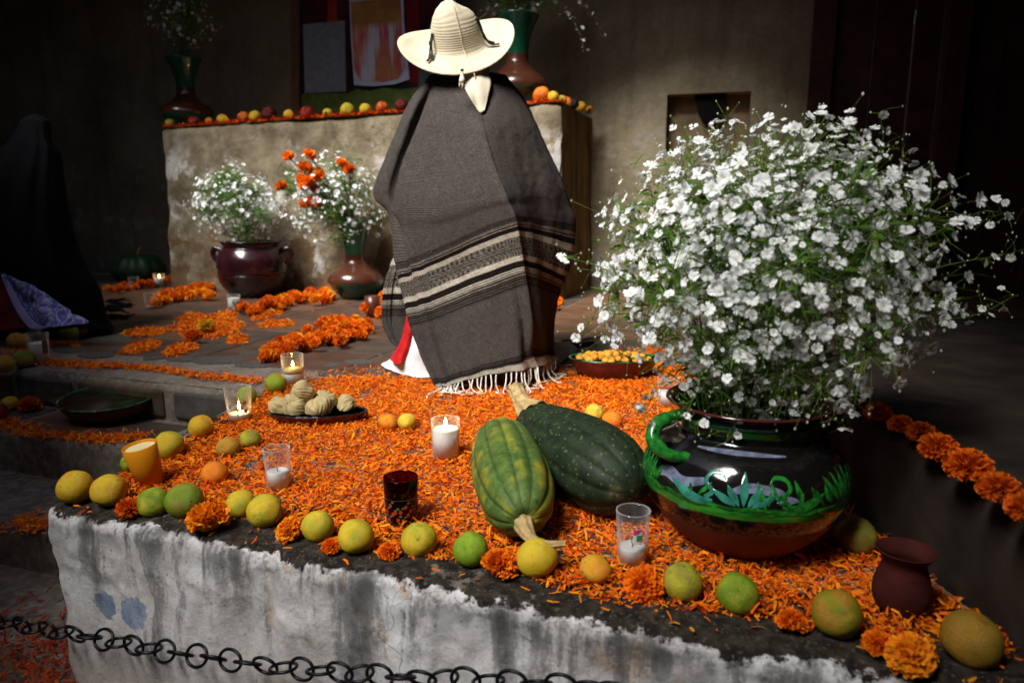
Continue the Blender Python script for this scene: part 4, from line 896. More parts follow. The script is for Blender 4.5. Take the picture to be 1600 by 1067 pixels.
for u, v, D, c1, c2, l in [(25, 531, 26, BRO, OLV, 'brown orange at the far left of the pile beside the wax cup'), (36, 532, 24, (.50, .20, .02), BRO, 'reddish orange touching the brown one at far left'), (52, 524, 28, GRN, OLV, 'green orange just behind the wax cup'), (80, 518, 27, OLV, GRN, 'olive orange between the wax cup and the darker green one'), (107, 519, 30, GRN, (.12, .15, .01), 'dark green orange beside the small yellow lemon'), (127, 514, 20, YEL, AMB, 'small yellow lemon at the hem of the patterned apron'), (8, 567, 28, OLV, BRO, 'green and orange fruit cut off by the left edge above the step'), (36, 560, 28, OLV, GRN, 'olive fruit left of the foot of the wax cup')]:
    fruit(u, v, D, c1, c2, l, group=g3)
fruit(15, 630, 25, AMB, YEL, 'small yellow fruit on the step at the left edge', z0=-.155); fruit(48, 612, 24, AMB, YEL, 'small yellow fruit behind the marigold on the step', z0=-.155); fruit(-4, 643, 30, RED, DRED, 'red fruit cut off by the left edge on the step', z0=-.155)
# fruit on the altar
def altar_fruit(u, v, D, c1, c2, label, kind='round', back=.05):
    r = ray(u, v); n = AIN; P0 = AL+AIN*back; t = (P0-CO).dot(n)/r.dot(n); p = CO+r*t; rad = D/2*depth(p)/FPX
    tl = (p-AL).dot(ADIR)/(AR-AL).length; z0 = 1.386+.085*tl
    global nfr
    nfr += 1; me = FR[kind][nfr % len(FR[kind])]; rr = random.Random(nfr)
    o = inst('altar_fruit', me, None, (p.x, p.y, z0+rad*.95), (rr.uniform(0, .5), rr.uniform(-.4, .4), rr.uniform(0, 6)), rad); o.color = (*c1, 1); o['col2'] = [float(x) for x in c2]; o['blemish'] = .6
    return tag(o, label, 'fruit', 'fruit along the altar edge')
for a in [(267, 204, 15, OLV, AMB, 'small dim yellow fruit at the left corner of the altar'), (304, 198, 17, DRED, RED, 'dark red fruit at the foot of the left altar vase'), (328, 197, 13, ORA, RED, 'small orange mandarin right of the left altar vase'), (348, 190, 17, YEL, AMB, 'yellow fruit second right of the left altar vase'), (381, 187, 19, RED, ORA, 'red mandarin below the little altar candle'), (399, 186, 19, YEL, AMB, 'yellow fruit touching the dark apple on the altar'), (421, 185, 24, DRED, (.08, .005, .005), 'large dark red apple left of the picture frame on the altar'), (452, 184, 17, YEL, AMB, 'yellow fruit directly left of the picture frame post'), (480, 180, 21, RED, DRED, 'red apple at the left foot of the picture'), (512, 181, 15, YEL, YG, 'little yellow lemon below the grey paper of the picture'), (543, 174, 22, YEL, YG, 'large yellow fruit below the painted cloth on the altar'), (571, 173, 19, YEL, AMB, 'speckled yellow fruit between the large yellow one and the mandarin on the altar'), (597, 171, 20, ORA, RED, 'orange mandarin left of the figure on the altar'), (628, 165, 22, DRED, (.09, .005, .006), 'dark red apple half hidden by the shoulder of the cape'),
          (806, 147, 17, RED, DRED, 'red apple under the right altar vase'), (846, 145, 27, ORA, (.75, .14, .01), 'large bright orange at the right corner of the altar'), (864, 149, 19, YEL, AMB, 'yellow fruit just right of the large bright orange on the altar')]: altar_fruit(*a)
for i, (u, v, D, c1, c2, l, k) in enumerate([(878, 152, 16, AMB, OLV, 'small olive yellow fruit third along the altar side edge', .12), (886, 153, 17, RED, ORA, 'red fruit along the altar side edge left of the black one', .2), (896, 153, 18, (.01, .008, .01), (.02, .01, .01), 'black plum-like fruit on the altar side edge', .28), (908, 153, 17, AMB, BRO, 'brown yellow fruit near the far end of the altar side edge', .38), (920, 155, 14, DRED, BRO, 'dark red fruit at the far end of the altar side edge', .46)]): altar_fruit(u, v, D, c1, c2, l, back=k*1.6)
# ------------------------------------------------------------------ squashes
def squash(name, label, pa, pb, rad, cols, stem_pix, ribs=10, seed=0, prof=None, mname='squash', depthrib=.09):
    A, B = Vector(pa), Vector(pb); ax = (B-A); L = ax.length; ax.normalize()
    t = thing(name, label, 'squash', (A+B)/2)
    t.location.z = 0
    q = ax.to_track_quat('Z', 'Y').to_matrix()
    prof = prof or [(0.03, -.02), (.42, .0), (.70, .05), (.86, .14), (.97, .32), (1., .5), (.97, .68), (.84, .84), (.62, .93), (.34, .985), (.10, .98), (.02, .955)]
    P = crom(np.array(prof), 8); V = []; n = 120; mid = (A+B)/2; C = []; off = Vector((mid.x, mid.y, 0))
    for r, s in P:
        for k in range(n):
            th = 2*math.pi*k/n; wob = .16*math.sin(th*3+seed)+.1*math.sin(th*2+seed*2); g = abs(math.sin((th+wob*.35)*ribs/2)); rib = 1-depthrib*(1-g**.45)*(.6+.4*abs(s-.5)*2)
            rr_ = rad*r*rib; p = Vector((rr_*math.cos(th), rr_*math.sin(th), (s-.5)*L)); p = p*(1+.018*mnoise.noise(p*9+Vector((seed, 0, 0))))
            V.append(mid+q @ p-off); C.append((th/(2*math.pi), s, g))
    zmin = min(v.z for v in V)
    V = [v-Vector((0, 0, zmin-.004)) for v in V]
    mesh('squash_body', V, grid_faces(len(P), n, True), cols, t, col=C)
    return t, zmin-.004
def squash_mat(name, fn, rough=.5):
    def f(b, p):
        c = b.attr('Col'); s = b.sep(c); o = b.obj(); fn(b, p, s, o); p.inputs['Specular IOR Level'].default_value = .22
    return mat(name, f, rough=rough)
def sq_light(b, p, s, o):
    n1 = b.noise(o, 9, 5, .6); n2 = b.noise(o, 45, 5, .6); n3 = b.noise(o, 130, 3)
    side = b.noise(b.n('CombineXYZ', i_0=b.math('MULTIPLY', s[0], 7.), i_1=b.math('MULTIPLY', s[1], 1.6), i_2=2.).outputs[0], 1., 3)
    c = b.mix(b.mapr(n2, .35, .7), (.040, .085, .016), (.11, .165, .035)); yel = b.mix(b.mapr(n1, .4, .65), (.16, .19, .02), (.40, .30, .018))
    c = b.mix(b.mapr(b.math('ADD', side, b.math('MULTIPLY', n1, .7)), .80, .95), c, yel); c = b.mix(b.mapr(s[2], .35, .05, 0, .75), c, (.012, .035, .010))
    c = b.mix(b.mapr(n3, .62, .7, 0, .45), c, (.24, .24, .07)); b.set(p.inputs['Base Color'], c); b.set(p.inputs['Normal'], b.bump(n3, .22, .004))
def sq_dark(b, p, s, o):
    n2 = b.noise(o, 40, 5, .6); n3 = b.noise(o, 150, 3); vo = b.n('TexVoronoi', i_Scale=70., i_Vector=o).outputs[0]
    c = b.mix(b.mapr(n2, .35, .7), (.006, .013, .007), (.020, .034, .013)); c = b.mix(b.mapr(vo, .16, .24, .65, 0), c, (.11, .115, .035)); c = b.mix(b.mapr(b.noise(o, 5, 5), .60, .66, 0, .6), c, (.10, .085, .035))
    b.set(p.inputs['Base Color'], c); b.set(p.inputs['Normal'], b.bump(b.math('ADD', n3, n2), .22, .004))
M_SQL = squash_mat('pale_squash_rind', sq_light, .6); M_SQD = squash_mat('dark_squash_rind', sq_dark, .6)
M_STEM = simple('dry_stem', (.38, .27, .12), .85, .35, 60, .6, 120)
sa, sb = on(781, 690, .088), on(820, 822, .070)
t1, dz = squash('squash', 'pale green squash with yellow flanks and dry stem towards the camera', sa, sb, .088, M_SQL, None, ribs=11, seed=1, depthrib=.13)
def stem(t, pts, rads, ridges=7):
    P = crom(np.array([tuple(Vector(p)-Vector((t.location.x, t.location.y, 0))) for p in pts]), 8); rd = np.interp(np.linspace(0, 1, len(P)), np.linspace(0, 1, len(rads)), rads)
    mb = MB(); n = 42; V = []
    for i, p in enumerate(P):
        tg = Vector(P[min(i+1, len(P)-1)]-P[max(i-1, 0)]).normalized(); a = tg.cross(Vector((0, 0, 1))).normalized(); b_ = tg.cross(a)
        for k in range(n): th = 2*math.pi*k/n; r = rd[i]*(1+.20*abs(math.sin(th*ridges/2+i*.05))-.1); V.append(Vector(p)+(a*math.cos(th)+b_*math.sin(th))*r)
    F = grid_faces(len(P), n, True)+[tuple(range(n)), tuple((len(P)-1)*n+k for k in range(n-1, -1, -1))]; mb.add(V, F); return mb.build('stem', M_STEM, t)
ax1 = (sb-sa).normalized()
stem(t1, [sb-ax1*.035+Vector((0, 0, .0)), sb+ax1*.012, sb+ax1*.045+Vector((.008, 0, -.004)), sb+ax1*.060+Vector((.030, 0, -.006)), sb+ax1*.062+Vector((.068, 0, -.004))], [.024, .017, .010, .0075, .006])
sa, sb = on(826, 652, .135), on(985, 756, .105)
P2 = [(0.02, -.02), (.32, .0), (.52, .04), (.66, .12), (.82, .28), (.95, .48), (1., .66), (.95, .82), (.78, .94), (.48, 1.02), (.18, 1.05), (.01, 1.055)]
t2, dz2 = squash('squash', 'very dark green squash with thick pale stem leaning on the paler one', sa, sb, .101, M_SQD, None, ribs=10, seed=4, prof=P2, depthrib=.10)
ax2 = (sb-sa).normalized()
stem(t2, [sa+ax2*.045+Vector((0, 0, .012)), sa-ax2*.012+Vector((0, 0, .02)), sa-ax2*.045+Vector((0, 0, .034)), sa-ax2*.075+Vector((.004, 0, .050)), sa-ax2*.085+Vector((.006, 0, .056))], [.046, .030, .021, .021, .026])
# far green squash by the back wall
p = on(210, 440); t3 = thing('squash', 'ribbed green squash in the dim corner by the back wall', 'squash', (p.x, p.y, 0)); mb = MB(); mb.lathe(smooth_prof([(.02, .015), (.16, .0), (.24, .06), (.25, .14), (.18, .24), (.05, .255), (.01, .24)], 4), 60, fn=lambda th, s: 1-.10*(1-abs(math.sin(th*6))**.5)); mb.build('squash_body', simple('deep_green_rind', (.02, .06, .02), .5, .5, 12), t3, loc=(0, .1, 0)); mb = MB(); mb.tube([(0, .1, .24), (.01, .1, .28), (.03, .1, .32)], [.02, .014, .014], 7); mb.build('stem', M_STEM, t3)
# ------------------------------------------------------------------ glasses, cups and candles
M_WAX = simple('white_wax', (.78, .76, .72), .5, .06, 20, .05); M_WAXY = simple('melted_wax', (.75, .52, .16), .3, .1, 20, .05)
def m_flame(b, p): p.inputs['Emission Color'].default_value = (1, .55, .16, 1); p.inputs['Emission Strength'].default_value = 90.
M_FLAME = mat('flame', m_flame, (1, .6, .2)); M_WICK = simple('wick', (.01, .01, .01), .9)
RIM = glass_mat('glass_rim', (.8, .8, .8), dirt_sheen=.12)
def tumbler_parts(t, rb, rt, h, gmat, thick=.0022, rim=True):
    mb = MB(); mb.lathe([(rb*.2, .003), (rb*.9, .002), (rb, .006), (rb+(rt-rb)*.5, h*.5), (rt, h), (rt-thick*.4, h+.0012), (rt-thick, h), (rb+(rt-rb)*.5-thick, h*.5), (rb-thick, .010), (rb*.2, .009)], 40, caps=False); g_ = mb.build('glass', gmat, t)
    mb = MB(); mb.tube([((rt-.0009)*math.cos(2*math.pi*k/36), (rt-.0009)*math.sin(2*math.pi*k/36), h+.0005) for k in range(36)], .0013, 6, closed=True); mb.build('rim', RIM if gmat is GLASS else gmat, t); return g_
def glass(u, v, wpx, hpx, label, wax=None, lit=False, name='candle_glass', cat='candle', z0=0., gm=None, taper=.86, waxm=None, group=None, tilt=0, melt=False):
    p = on(u, v, z0); d = depth(p); rt = wpx/2*d/FPX; h = hpx*d/FPX*1.02
    t = thing(name, label, cat, (p.x, p.y, z0+.002), random.uniform(0, 6), group); rb = rt*taper
    tumbler_parts(t, rb, rt, h, gm or GLASS)
    if wax:
        hw = h*wax; rw = rb+(rt-rb)*wax-.0026; mb = MB(); mb.lathe([(.001, .0105), (rb-.003, .0105), (rw-.0004, hw-.002), (rw-.003, hw-.0005), (rw*.5, hw-.003), (.001, hw-.004)], 32); wx = mb.build('wax', waxm or M_WAX, t)
        if melt: mb = MB(); mb.lathe([(.001, hw+.0005), (rw-.001, hw+.001), (rw+.0005, hw+h*.16), (.001, hw+h*.15)], 28); mb.build('melted_wax', M_WAXY, t); hw += h*.15
        mb = MB(); mb.tube([(0, 0, hw-.006), (.001, 0, hw+.004), (.002, .001, hw+.009)], .0009, 5); mb.build('wick', M_WICK, t)
        if lit: mb = MB(); mb.lathe(smooth_prof([(.0004, 0), (.0034, .004), (.0042, .009), (.0025, .016), (.0003, .024)], 3), 10); mb.build('flame', M_FLAME, t, loc=(.001, 0, hw+.006))
    return t, rb, rt, h
def decal_ring(t, rb, rt, h, shapes, m, name='print'):
    # flat printed shapes lying on the outside of the glass; shapes: list of polygons in (angle, height 0..1)
    mb = MB()
    for poly in shapes:
        V = []
        for a, z in poly: r = rb+(rt-rb)*z+.0007; V.append((r*math.cos(a), r*math.sin(a), z*h))
        mb.add(V, [tuple(range(len(V)))])
    return mb.build(name, m, t, smooth=False)
def facing(t): # angle on the glass that faces the camera
    p = t.location; return math.atan2(-p.y, -p.x)-t.rotation_euler.z
def flower_poly(a, z, s, hs, n=5):
    out = []
    for k in range(n*4): th = 2*math.pi*k/(n*4); r = s*(.62+.38*abs(math.cos(th*n/2))); out.append((a+r*math.cos(th), z+r*math.sin(th)*hs))
    return out
glass(697, 717, 45, 62, 'lit white candle in a clear glass in the middle of the petals', .78, True, taper=.93)
glass(436, 766, 41, 66, 'half-full unlit candle glass with burnt flecks behind the spotted orange', .48, taper=.84)
glass(459, 603, 34, 48, 'small lit candle with molten wax at the porch edge', .42, True, melt=True, taper=.92)
t, rb, rt, h = glass(987, 883, 53, 88, 'unlit candle glass with a pink and green printed label', .36, taper=.84); f = facing(t)
decal_ring(t, rb, rt, h, [[(f+.02+.14*k, .50) for k in range(5)]+[(f+.58-.14*k, .78) for k in range(5)]], mat('label_white', None, (.62, .66, .62), .4), 'label')
def ring2(off, *a, **k):
    o = decal_ring(*a, **k); o.scale = (1+off, 1+off, 1); return o
ring2(.012, t, rb, rt, h, [[(f+.04+.13*k, .68+.02*k) for k in range(5)]+[(f+.56-.13*k, .78-.0*k) for k in range(5)]], mat('label_pink', None, (.60, .03, .20), .4), name='label_print')
ring2(.012, t, rb, rt, h, [[(f+.22+.1*k, .57) for k in range(4)]+[(f+.54-.1*k, .675) for k in range(4)]], mat('label_green', None, (.02, .28, .10), .4), name='label_print')
ring2(.012, t, rb, rt, h, [[(f+.03, .505), (f+.50, .50), (f+.50, .515), (f+.03, .52)], [(f-.30, .66), (f-.1, .64), (f-.1, .66), (f-.3, .68)], [(f+.56, .5), (f+.585, .5), (f+.585, .78), (f+.56, .78)]], mat('label_red', None, (.5, .02, .03), .4), name='label_print')
ring2(.012, t, rb, rt, h, [flower_poly(f-.22, .66, .07, .35)], mat('label_blue', None, (.05, .07, .45), .4), name='label_print')
RG = glass_mat('ruby_glass', (.26, .035, .018), 1.5, .02, (.1, .01, .01))
t, rb, rt, h = glass(628, 818, 54, 74, 'dark ruby glass tumbler painted with red flowers and green leaves', .2, name='tumbler', cat='glass', gm=RG, taper=.86, waxm=simple('ruby_wax', (.14, .03, .02), .5)); f = facing(t)
rr = random.Random(3); fl = []; lv = []
for k in range(20):
    a = f-1.5+.32*(k % 10)+(.16 if k >= 10 else 0); z = .20+.17*(k // 10)+rr.uniform(-.02, .02)+(.12 if k % 3 == 0 else 0); fl.append(flower_poly(a, z, .12, .45)); lv.append(flower_poly(a+.16, z+.08, .10, .35, 2))
ring2(.004, t, rb, rt, h, lv, mat('print_green', None, (.05, .13, .05), .5)); ring2(.012, t, rb, rt, h, fl, mat('print_red', None, (.36, .03, .02), .5))
decal_ring(t, rb, rt, h, [[(f-1.6+.2*k, .03) for k in range(17)]+[(f+1.6-.2*k, .62) for k in range(17)]], mat('frosted_band', None, (.17, .08, .05), .6), 'frosted_band')
t, rb, rt, h = glass(375, 660, 41, 54, 'clear tumbler painted with blue and pink flowers by the step corner', .28, True, name='candle_glass', taper=.8); f = facing(t)
ring2(.004, t, rb, rt, h, [flower_poly(f-.75, .52, .2, .34), flower_poly(f+.55, .38, .2, .34), flower_poly(f-.1, .3, .1, .3)], mat('print_blue', None, (.10, .20, .60), .5), name='print'); ring2(.006, t, rb, rt, h, [flower_poly(f+.45, .62, .22, .32)], mat('print_pink', None, (.62, .20, .14), .5), name='print'); ring2(.006, t, rb, rt, h, [flower_poly(f-.1, .45, .16, .3, 3)], mat('print_leaf', None, (.12, .32, .08), .5), name='print')
# tilted translucent orange cup
p = on(236, 758); d = depth(p); t = thing('plastic_cup', 'translucent orange plastic cup leaning to the left with pale contents', 'cup', (p.x, p.y, .004)); t.rotation_euler = (R(3), R(-9), .4); h = 66*d/FPX; rt = 25*d/FPX; rb = rt*.78
CUPM = petal_mat('orange_plastic', .45, .3)
mb = MB(); mb.lathe([(.001, .002), (rb, .002), (rb+(rt-rb)*.5, h*.5), (rt, h), (rt-.0015, h+.0008), (rt-.003, h), (rb-.002, .006), (.001, .006)], 40, c=(.82, .36, .015)); mb.build('cup_body', CUPM, t)
mb = MB(); mb.lathe([(.001, h*.93), (rt*.93, h*.93)], 32, caps=False); mb.build('contents', mat('pale_drink', None, (.70, .62, .34), .25), t)
# glasses further back
GB = [((63, 568, 31, 46), 'wax-filled cup with a printed patch among the fruit at the left', .70, False, 'candle_glass'), ((250, 449, 17, 20), 'small burning candle in the dim corner by the back wall', .7, True, 'candle_glass'), ((367, 490, 20, 28), 'little tumbler painted with coloured dots in front of the glazed pot', .85, False, 'candle_glass'), ((236, 483, 17, 24), 'small clear tumbler at the left end of the garland', .2, False, 'candle_glass'), ((210, 452, 15, 18), 'tiny dim glass in front of the far squash', .3, False, 'candle_glass'), ((1043, 637, 34, 46), 'pale wax candle in a glass half hidden by the white flowers beside the pot', .62, False, 'candle_glass')]
for (a, l, wx, lit, nm) in GB:
    t, rb, rt, h = glass(*a, l, wx, lit, name=nm, taper=.9); f = facing(t)
    if a[0] == 63: ring2(.003, t, rb, rt, h, [[(f+.35, .35), (f+.95, .35), (f+.95, .78), (f+.35, .78)]], mat('label_dark', None, (.06, .04, .03), .5), name='label')
    if a[0] == 367:
        for c, (da, z) in zip([(.05, .3, .08), (.06, .1, .5), (.6, .4, .04), (.05, .12, .4)], [(-.1, .62), (.55, .6), (-.1, .3), (-.7, .3)]): ring2(.004, t, rb, rt, h, [flower_poly(f+da, z, .24, .5)], mat('dot_%d%d' % (int(c[0]*99), int(c[2]*99)), None, c, .5), name='print')
    if a[0] == 1043: ring2(.004, t, rb, rt, h, [[(f-.9, .66), (f+.9, .66), (f+.9, .74), (f-.9, .74)]], mat('label_red', None, (.5, .02, .03)), name='label')
# dark red square cup near the thick garland
p = on(583, 496); t = thing('clay_cup', 'dark red cup standing among the marigolds near the cape', 'cup', (p.x, p.y, 0)); h = 34*depth(p)/FPX; r = 12*depth(p)/FPX; mb = MB(); mb.lathe([(.001, 0), (r*.85, 0), (r, h), (r-.006, h), (r*.8, .01), (.001, .01)], 24); mb.build('cup_body', simple('dark_red_glaze', (.09, .022, .010), .3, .3), t)
p = on(375, 192, 1.40); t = thing('candle_glass', 'tiny lit candle on the altar between the vase and the dark apple', 'candle', AL.lerp(AR, .21)+AIN*.12+Vector((0, 0, 1.405)))
tumbler_parts(t, .03, .034, .075, GLASS); mb = MB(); mb.lathe([(.001, .011), (.027, .011), (.028, .05), (.001, .048)], 20); mb.build('wax', M_WAX, t); mb = MB(); mb.lathe(smooth_prof([(.0004, 0), (.006, .006), (.007, .014), (.004, .026), (.0004, .04)], 3), 10); mb.build('flame', M_FLAME, t, loc=(0, 0, .05))
# unglazed clay jug low at the right
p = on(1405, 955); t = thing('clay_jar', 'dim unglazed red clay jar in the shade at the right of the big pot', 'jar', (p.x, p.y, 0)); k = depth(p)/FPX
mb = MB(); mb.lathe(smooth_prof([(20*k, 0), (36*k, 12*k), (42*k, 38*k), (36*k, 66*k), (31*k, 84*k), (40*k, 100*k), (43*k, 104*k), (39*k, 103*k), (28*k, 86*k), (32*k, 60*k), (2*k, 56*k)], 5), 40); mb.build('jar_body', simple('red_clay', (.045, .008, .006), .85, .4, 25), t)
# ------------------------------------------------------------------ bowls and plates
def oval_bowl(u, v, wpx, ratio, h, label, name, inner, outer, cat='bowl', z0=0., rotz=0., scallop=0, rb=.62):
    p = on(u, v, z0); d = depth(p); rx = wpx/2*d/FPX; t = thing(name, label, cat, (p.x, p.y, z0), rotz)
    fn = (lambda th, s: 1+scallop*math.cos(th*26)*(1 if s > .4 else 0)) if scallop else None
    mb = MB(); mb.lathe(smooth_prof([(.001, .004), (rx*rb, .004), (rx*.85, h*.42), (rx*.985, h*.93), (rx, h)], 5), 104, sy=ratio, fn=fn); mb.build('outside', outer, t)
    mb = MB(); mb.lathe(smooth_prof([(rx, h), (rx*1.012, h+.004), (rx*.965, h+.003), (rx*.91, h*.72), (rx*.72, h*.30), (rx*.4, h*.2), (.001, h*.18)], 5), 104, sy=ratio, fn=(lambda th, s: 1+scallop*math.cos(th*26)*(1 if s < .4 else 0)) if scallop else None); mb.build('glazed_inside', inner, t); return t, rx, d
def m_gglaze(b, p):
    o = b.obj(); n = b.noise(o, 18, 5, .6, 1.); b.set(p.inputs['Base Color'], b.mix(b.mapr(n, .42, .6), (.006, .035, .016), (.025, .26, .08))); p.inputs['Coat Weight'].default_value = .6
M_GGL = mat('green_black_glaze', m_gglaze, rough=.08); M_CLAYB = simple('dark_clay', (.085, .018, .012), .45, .35, 20); M_BLK = mat('black_glaze', None, (.008, .010, .012), .08, Coat_Weight=.5); M_REDGL = simple('maroon_glaze', (.075, .008, .006), .25, .25, 20, .05)
t, rx, d = oval_bowl(173, 652, 138, .95, .075, 'oval clay bowl glazed dark green inside, empty on the first step', 'oval_bowl', M_GGL, M_CLAYB, z0=-.149, rotz=.18); t.rotation_euler[0] = R(5); t.location.z += .012
for s in (-1, 1): mb = MB(); mb.tube(crom(np.array([(s*rx*.96, -.03, .066), (s*(rx*1.10), -.02, .070), (s*(rx*1.10), .02, .070), (s*rx*.96, .03, .066)]), 5), .008, 8); mb.build('handle', M_CLAYB, t)
t, rx, d = oval_bowl(497, 660, 152, .46, .036, 'dark scalloped oval dish holding husk-wrapped bundles', 'oval_dish', M_BLK, M_REDGL, 'dish', rotz=.06, scallop=.012, rb=.7)
dish = t
# husk bundles: gathered corn husks, ridged
def m_husk(b, p):
    o = b.obj(); s = b.attr('Col'); n = b.noise(o, 60, 4); g = b.sep(s)[0]
    b.set(p.inputs['Base Color'], b.mix(g, (.32, .25, .115), b.mix(b.mapr(n, .3, .7), (.42, .34, .16), (.54, .45, .24)))); b.set(p.inputs['Normal'], b.bump(b.noise(b.vmul(o, (1, 1, .3)), 160, 3), .3, .003))
M_HUSK = mat('corn_husk', m_husk, rough=.8)
def husk(u, v, D, label, seed, z0=.016, tilt=(0, 0)):
    p, r = rest(u, v, D, z0); rr = random.Random(seed); V = []; C = []; n, m = 120, 26; ph0 = rr.random()*6
    for i in range(m+1):
        ph = -math.pi/2+math.pi*i/m; 
        for k in range(n):
            th = 2*math.pi*k/n; tw = th+.35*ph; g = min(1, max(0, .5+.9*mnoise.noise(Vector((math.cos(tw)*6, math.sin(tw)*6, ph*.55+seed)))+.8*mnoise.noise(Vector((math.cos(tw)*15, math.sin(tw)*15, ph*1.1+seed))))); rad = max(0., math.cos(ph))**.7*(.92+.10*g)*(1+.13*math.sin(th*2+seed)+.26*mnoise.noise(Vector((math.cos(th)*1.2, math.sin(th)*1.2, ph+seed*3)))); V.append(Vector((rad*math.cos(th), rad*math.sin(th), math.sin(ph)*.86+.10*(g-.5)*(math.sin(ph))))*r); C.append((g, g, g))
    o = mesh('husk_bundle', V, grid_faces(m+1, n, True), M_HUSK, col=C); o.location = (p.x, p.y, z0+r*.86); o.rotation_euler = (tilt[0], tilt[1], rr.random()*6); return tag(o, label, 'husk bundle', 'husk bundles on the oval dish')
husk(437, 633, 36, 'leftmost husk bundle on the dark oval dish', 1, tilt=(.6, .2)); husk(461, 632, 42, 'broad husk bundle in front, second from the left on the dish', 2, tilt=(.9, .3)); husk(499, 634, 40, 'round husk bundle in the middle front of the dish', 3, tilt=(.9, -.2)); husk(541, 631, 32, 'flat husk bundle lying at the right end of the dish', 4, tilt=(.5, 1.0)); husk(507, 622, 34, 'husk bundle behind the middle one on the dish', 5, z0=.034, tilt=(.2, .9)); husk(473, 609, 36, 'topmost husk bundle of the heap on the dish', 6, z0=.066, tilt=(1.0, .3))
t, rx, d = oval_bowl(958, 590, 138, .62, .085, 'maroon clay bowl heaped with small yellow fruit behind the squashes', 'clay_bowl', M_GGL, M_REDGL, rb=.55)
rr = random.Random(12); bc = t.location
spots = []
for k in range(400):
    a = rr.uniform(0, 6.28); q = math.sqrt(rr.random())*.80; x, y = q*rx*math.cos(a), q*rx*.62*math.sin(a)
    if all((x-s[0])**2+(y-s[1])**2 > .024**2 for s in spots): spots.append((x, y, q))
for i, (x, y, q) in enumerate(spots[:52]):
    r = rr.uniform(.0145, .0185); me = FR['round'][i % 3]; o = inst('tejocote', me, None, (bc.x+x, bc.y+y, .058+.034*(1-q*q)+rr.uniform(0, .012)), (rr.uniform(0, 3), rr.uniform(0, 3), 0), r); o.color = (*rr.choice([(.62, .25, .02), (.66, .31, .035), (.58, .18, .015)]), 1); o['col2'] = [.60, .32, .03]; o['blemish'] = 1.2; tag(o, 'one of the small yellow orange fruits heaped in the maroon bowl', 'fruit', 'small fruit heaped in the maroon bowl')
    inst('calyx', SCAR, o, (0, 0, .86), scale=2.2)
# ------------------------------------------------------------------ the big painted pot and its flowers
pp = on(1184, 884); pc = Vector((pp.x, pp.y+.115, 0)); kd = depth((pc.x, pc.y, .1))/FPX
pot = thing('painted_pot', 'big glazed clay pot with green swans and leaves holding white flowers', 'pot', pc)
RP = .205
pprof = [(.001, 0), (.085, .0), (.125, .022), (.175, .075), (.203, .135), (.198, .185), (.172, .222), (.140, .243), (.134, .256), (.140, .280), (.158, .300), (.163, .305), (.156, .307), (.134, .284), (.126, .256), (.14, .2), (.001, .15)]
PP_ = crom(np.array(pprof), 6)
def pot_r(z):
    seg = PP_[6*2:6*9]; return float(np.interp(z, seg[:, 1], seg[:, 0]))
def m_pot(b, p):
    o = b.obj(); s = b.sep(o); th = b.math('ARCTAN2', s[1], s[0]); n = b.noise(o, 14, 5); n2 = b.noise(b.vmul(o, (1, 1, 7)), 10, 4)
    z = b.math('ADD', s[2], b.math('MULTIPLY', b.math('SUBTRACT', n, .5), .02))
    clay = b.mix(b.mapr(n, .3, .7), (.085, .010, .006), (.14, .020, .012)); blk = (.006, .0055, .005)
    c = b.mix(b.mapr(z, .092, .096), clay, blk)
    band = b.math('MULTIPLY', b.mapr(z, .128, .131), b.mapr(z, .156, .151)); gr = b.mix(b.mapr(n2, .38, .62), (.008, .07, .006), (.025, .24, .02)); c = b.mix(band, c, gr)
    rim = b.math('MULTIPLY', b.mapr(z, .258, .262), b.mapr(z, .292, .286)); c = b.mix(b.math('MULTIPLY', rim, b.mapr(n2, .42, .52)), c, (.010, .10, .012)); c = b.mix(b.mapr(z, .294, .298), c, (.07, .010, .010))
    b.set(p.inputs['Base Color'], c); gl = b.mapr(z, .092, .10); b.set(p.inputs['Roughness'], b.mapr(gl, 0, 1, .7, .12)); b.set(p.inputs['Coat Weight'], b.math('MULTIPLY', gl, .6)); b.set(p.inputs['Normal'], b.bump(b.noise(o, 22, 3), .12, .01))
mb = MB(); mb.lathe([tuple(x) for x in PP_], 96); mb.build('pot_body', mat('painted_pot_glaze', m_pot), pot)
M_PG = simple('green_glaze_paint', (.014, .15, .018), .18, .7, 90, .05, Coat_Weight=.5); M_PGD = simple('dark_green_glaze_paint', (.008, .07, .012), .18, .6, 70, .05, Coat_Weight=.5); M_PG2 = simple('bluegreen_glaze_paint', (.03, .20, .14), .15, .6, 40, .05, Coat_Weight=.5); M_PGR = simple('pale_glaze_paint', (.13, .15, .22), .2, .6, 50, .05, Coat_Weight=.5)
camang = math.atan2(-pc.y, -pc.x)
def brush(name, strokes, m, proud=.0012):      # painted strokes as thin raised glaze lying on the pot: strokes of (angle, z, half width)
    mb = MB()
    for st in strokes:
        P = crom(np.array(st, float), 6); V = []
        for i, (a, z, hw) in enumerate(P):
            t = P[min(i+1, len(P)-1)]-P[max(i-1, 0)]; tx, tz = t[0]*.19, t[1]; l = math.hypot(tx, tz)+1e-9; nx, nz = -tz/l, tx/l
            for s in (-1, 0, 1):
                aa = a+nx*hw*s/.19; zz = z+nz*hw*s; r = pot_r(zz)+proud*(1.6 if s == 0 else .6); V.append((r*math.cos(camang+aa), r*math.sin(camang+aa), zz))
        mb.add(V, grid_faces(len(P), 3))
    o = mb.build(name, m, pot); return o
def leaf(a0, z0, a1, z1, w=.006): return [(a0, z0, .001), ((a0*.6+a1*.4), z0*.6+z1*.4, w), (a0*.25+a1*.75, z0*.25+z1*.75, w*.7), (a1, z1, .0008)]
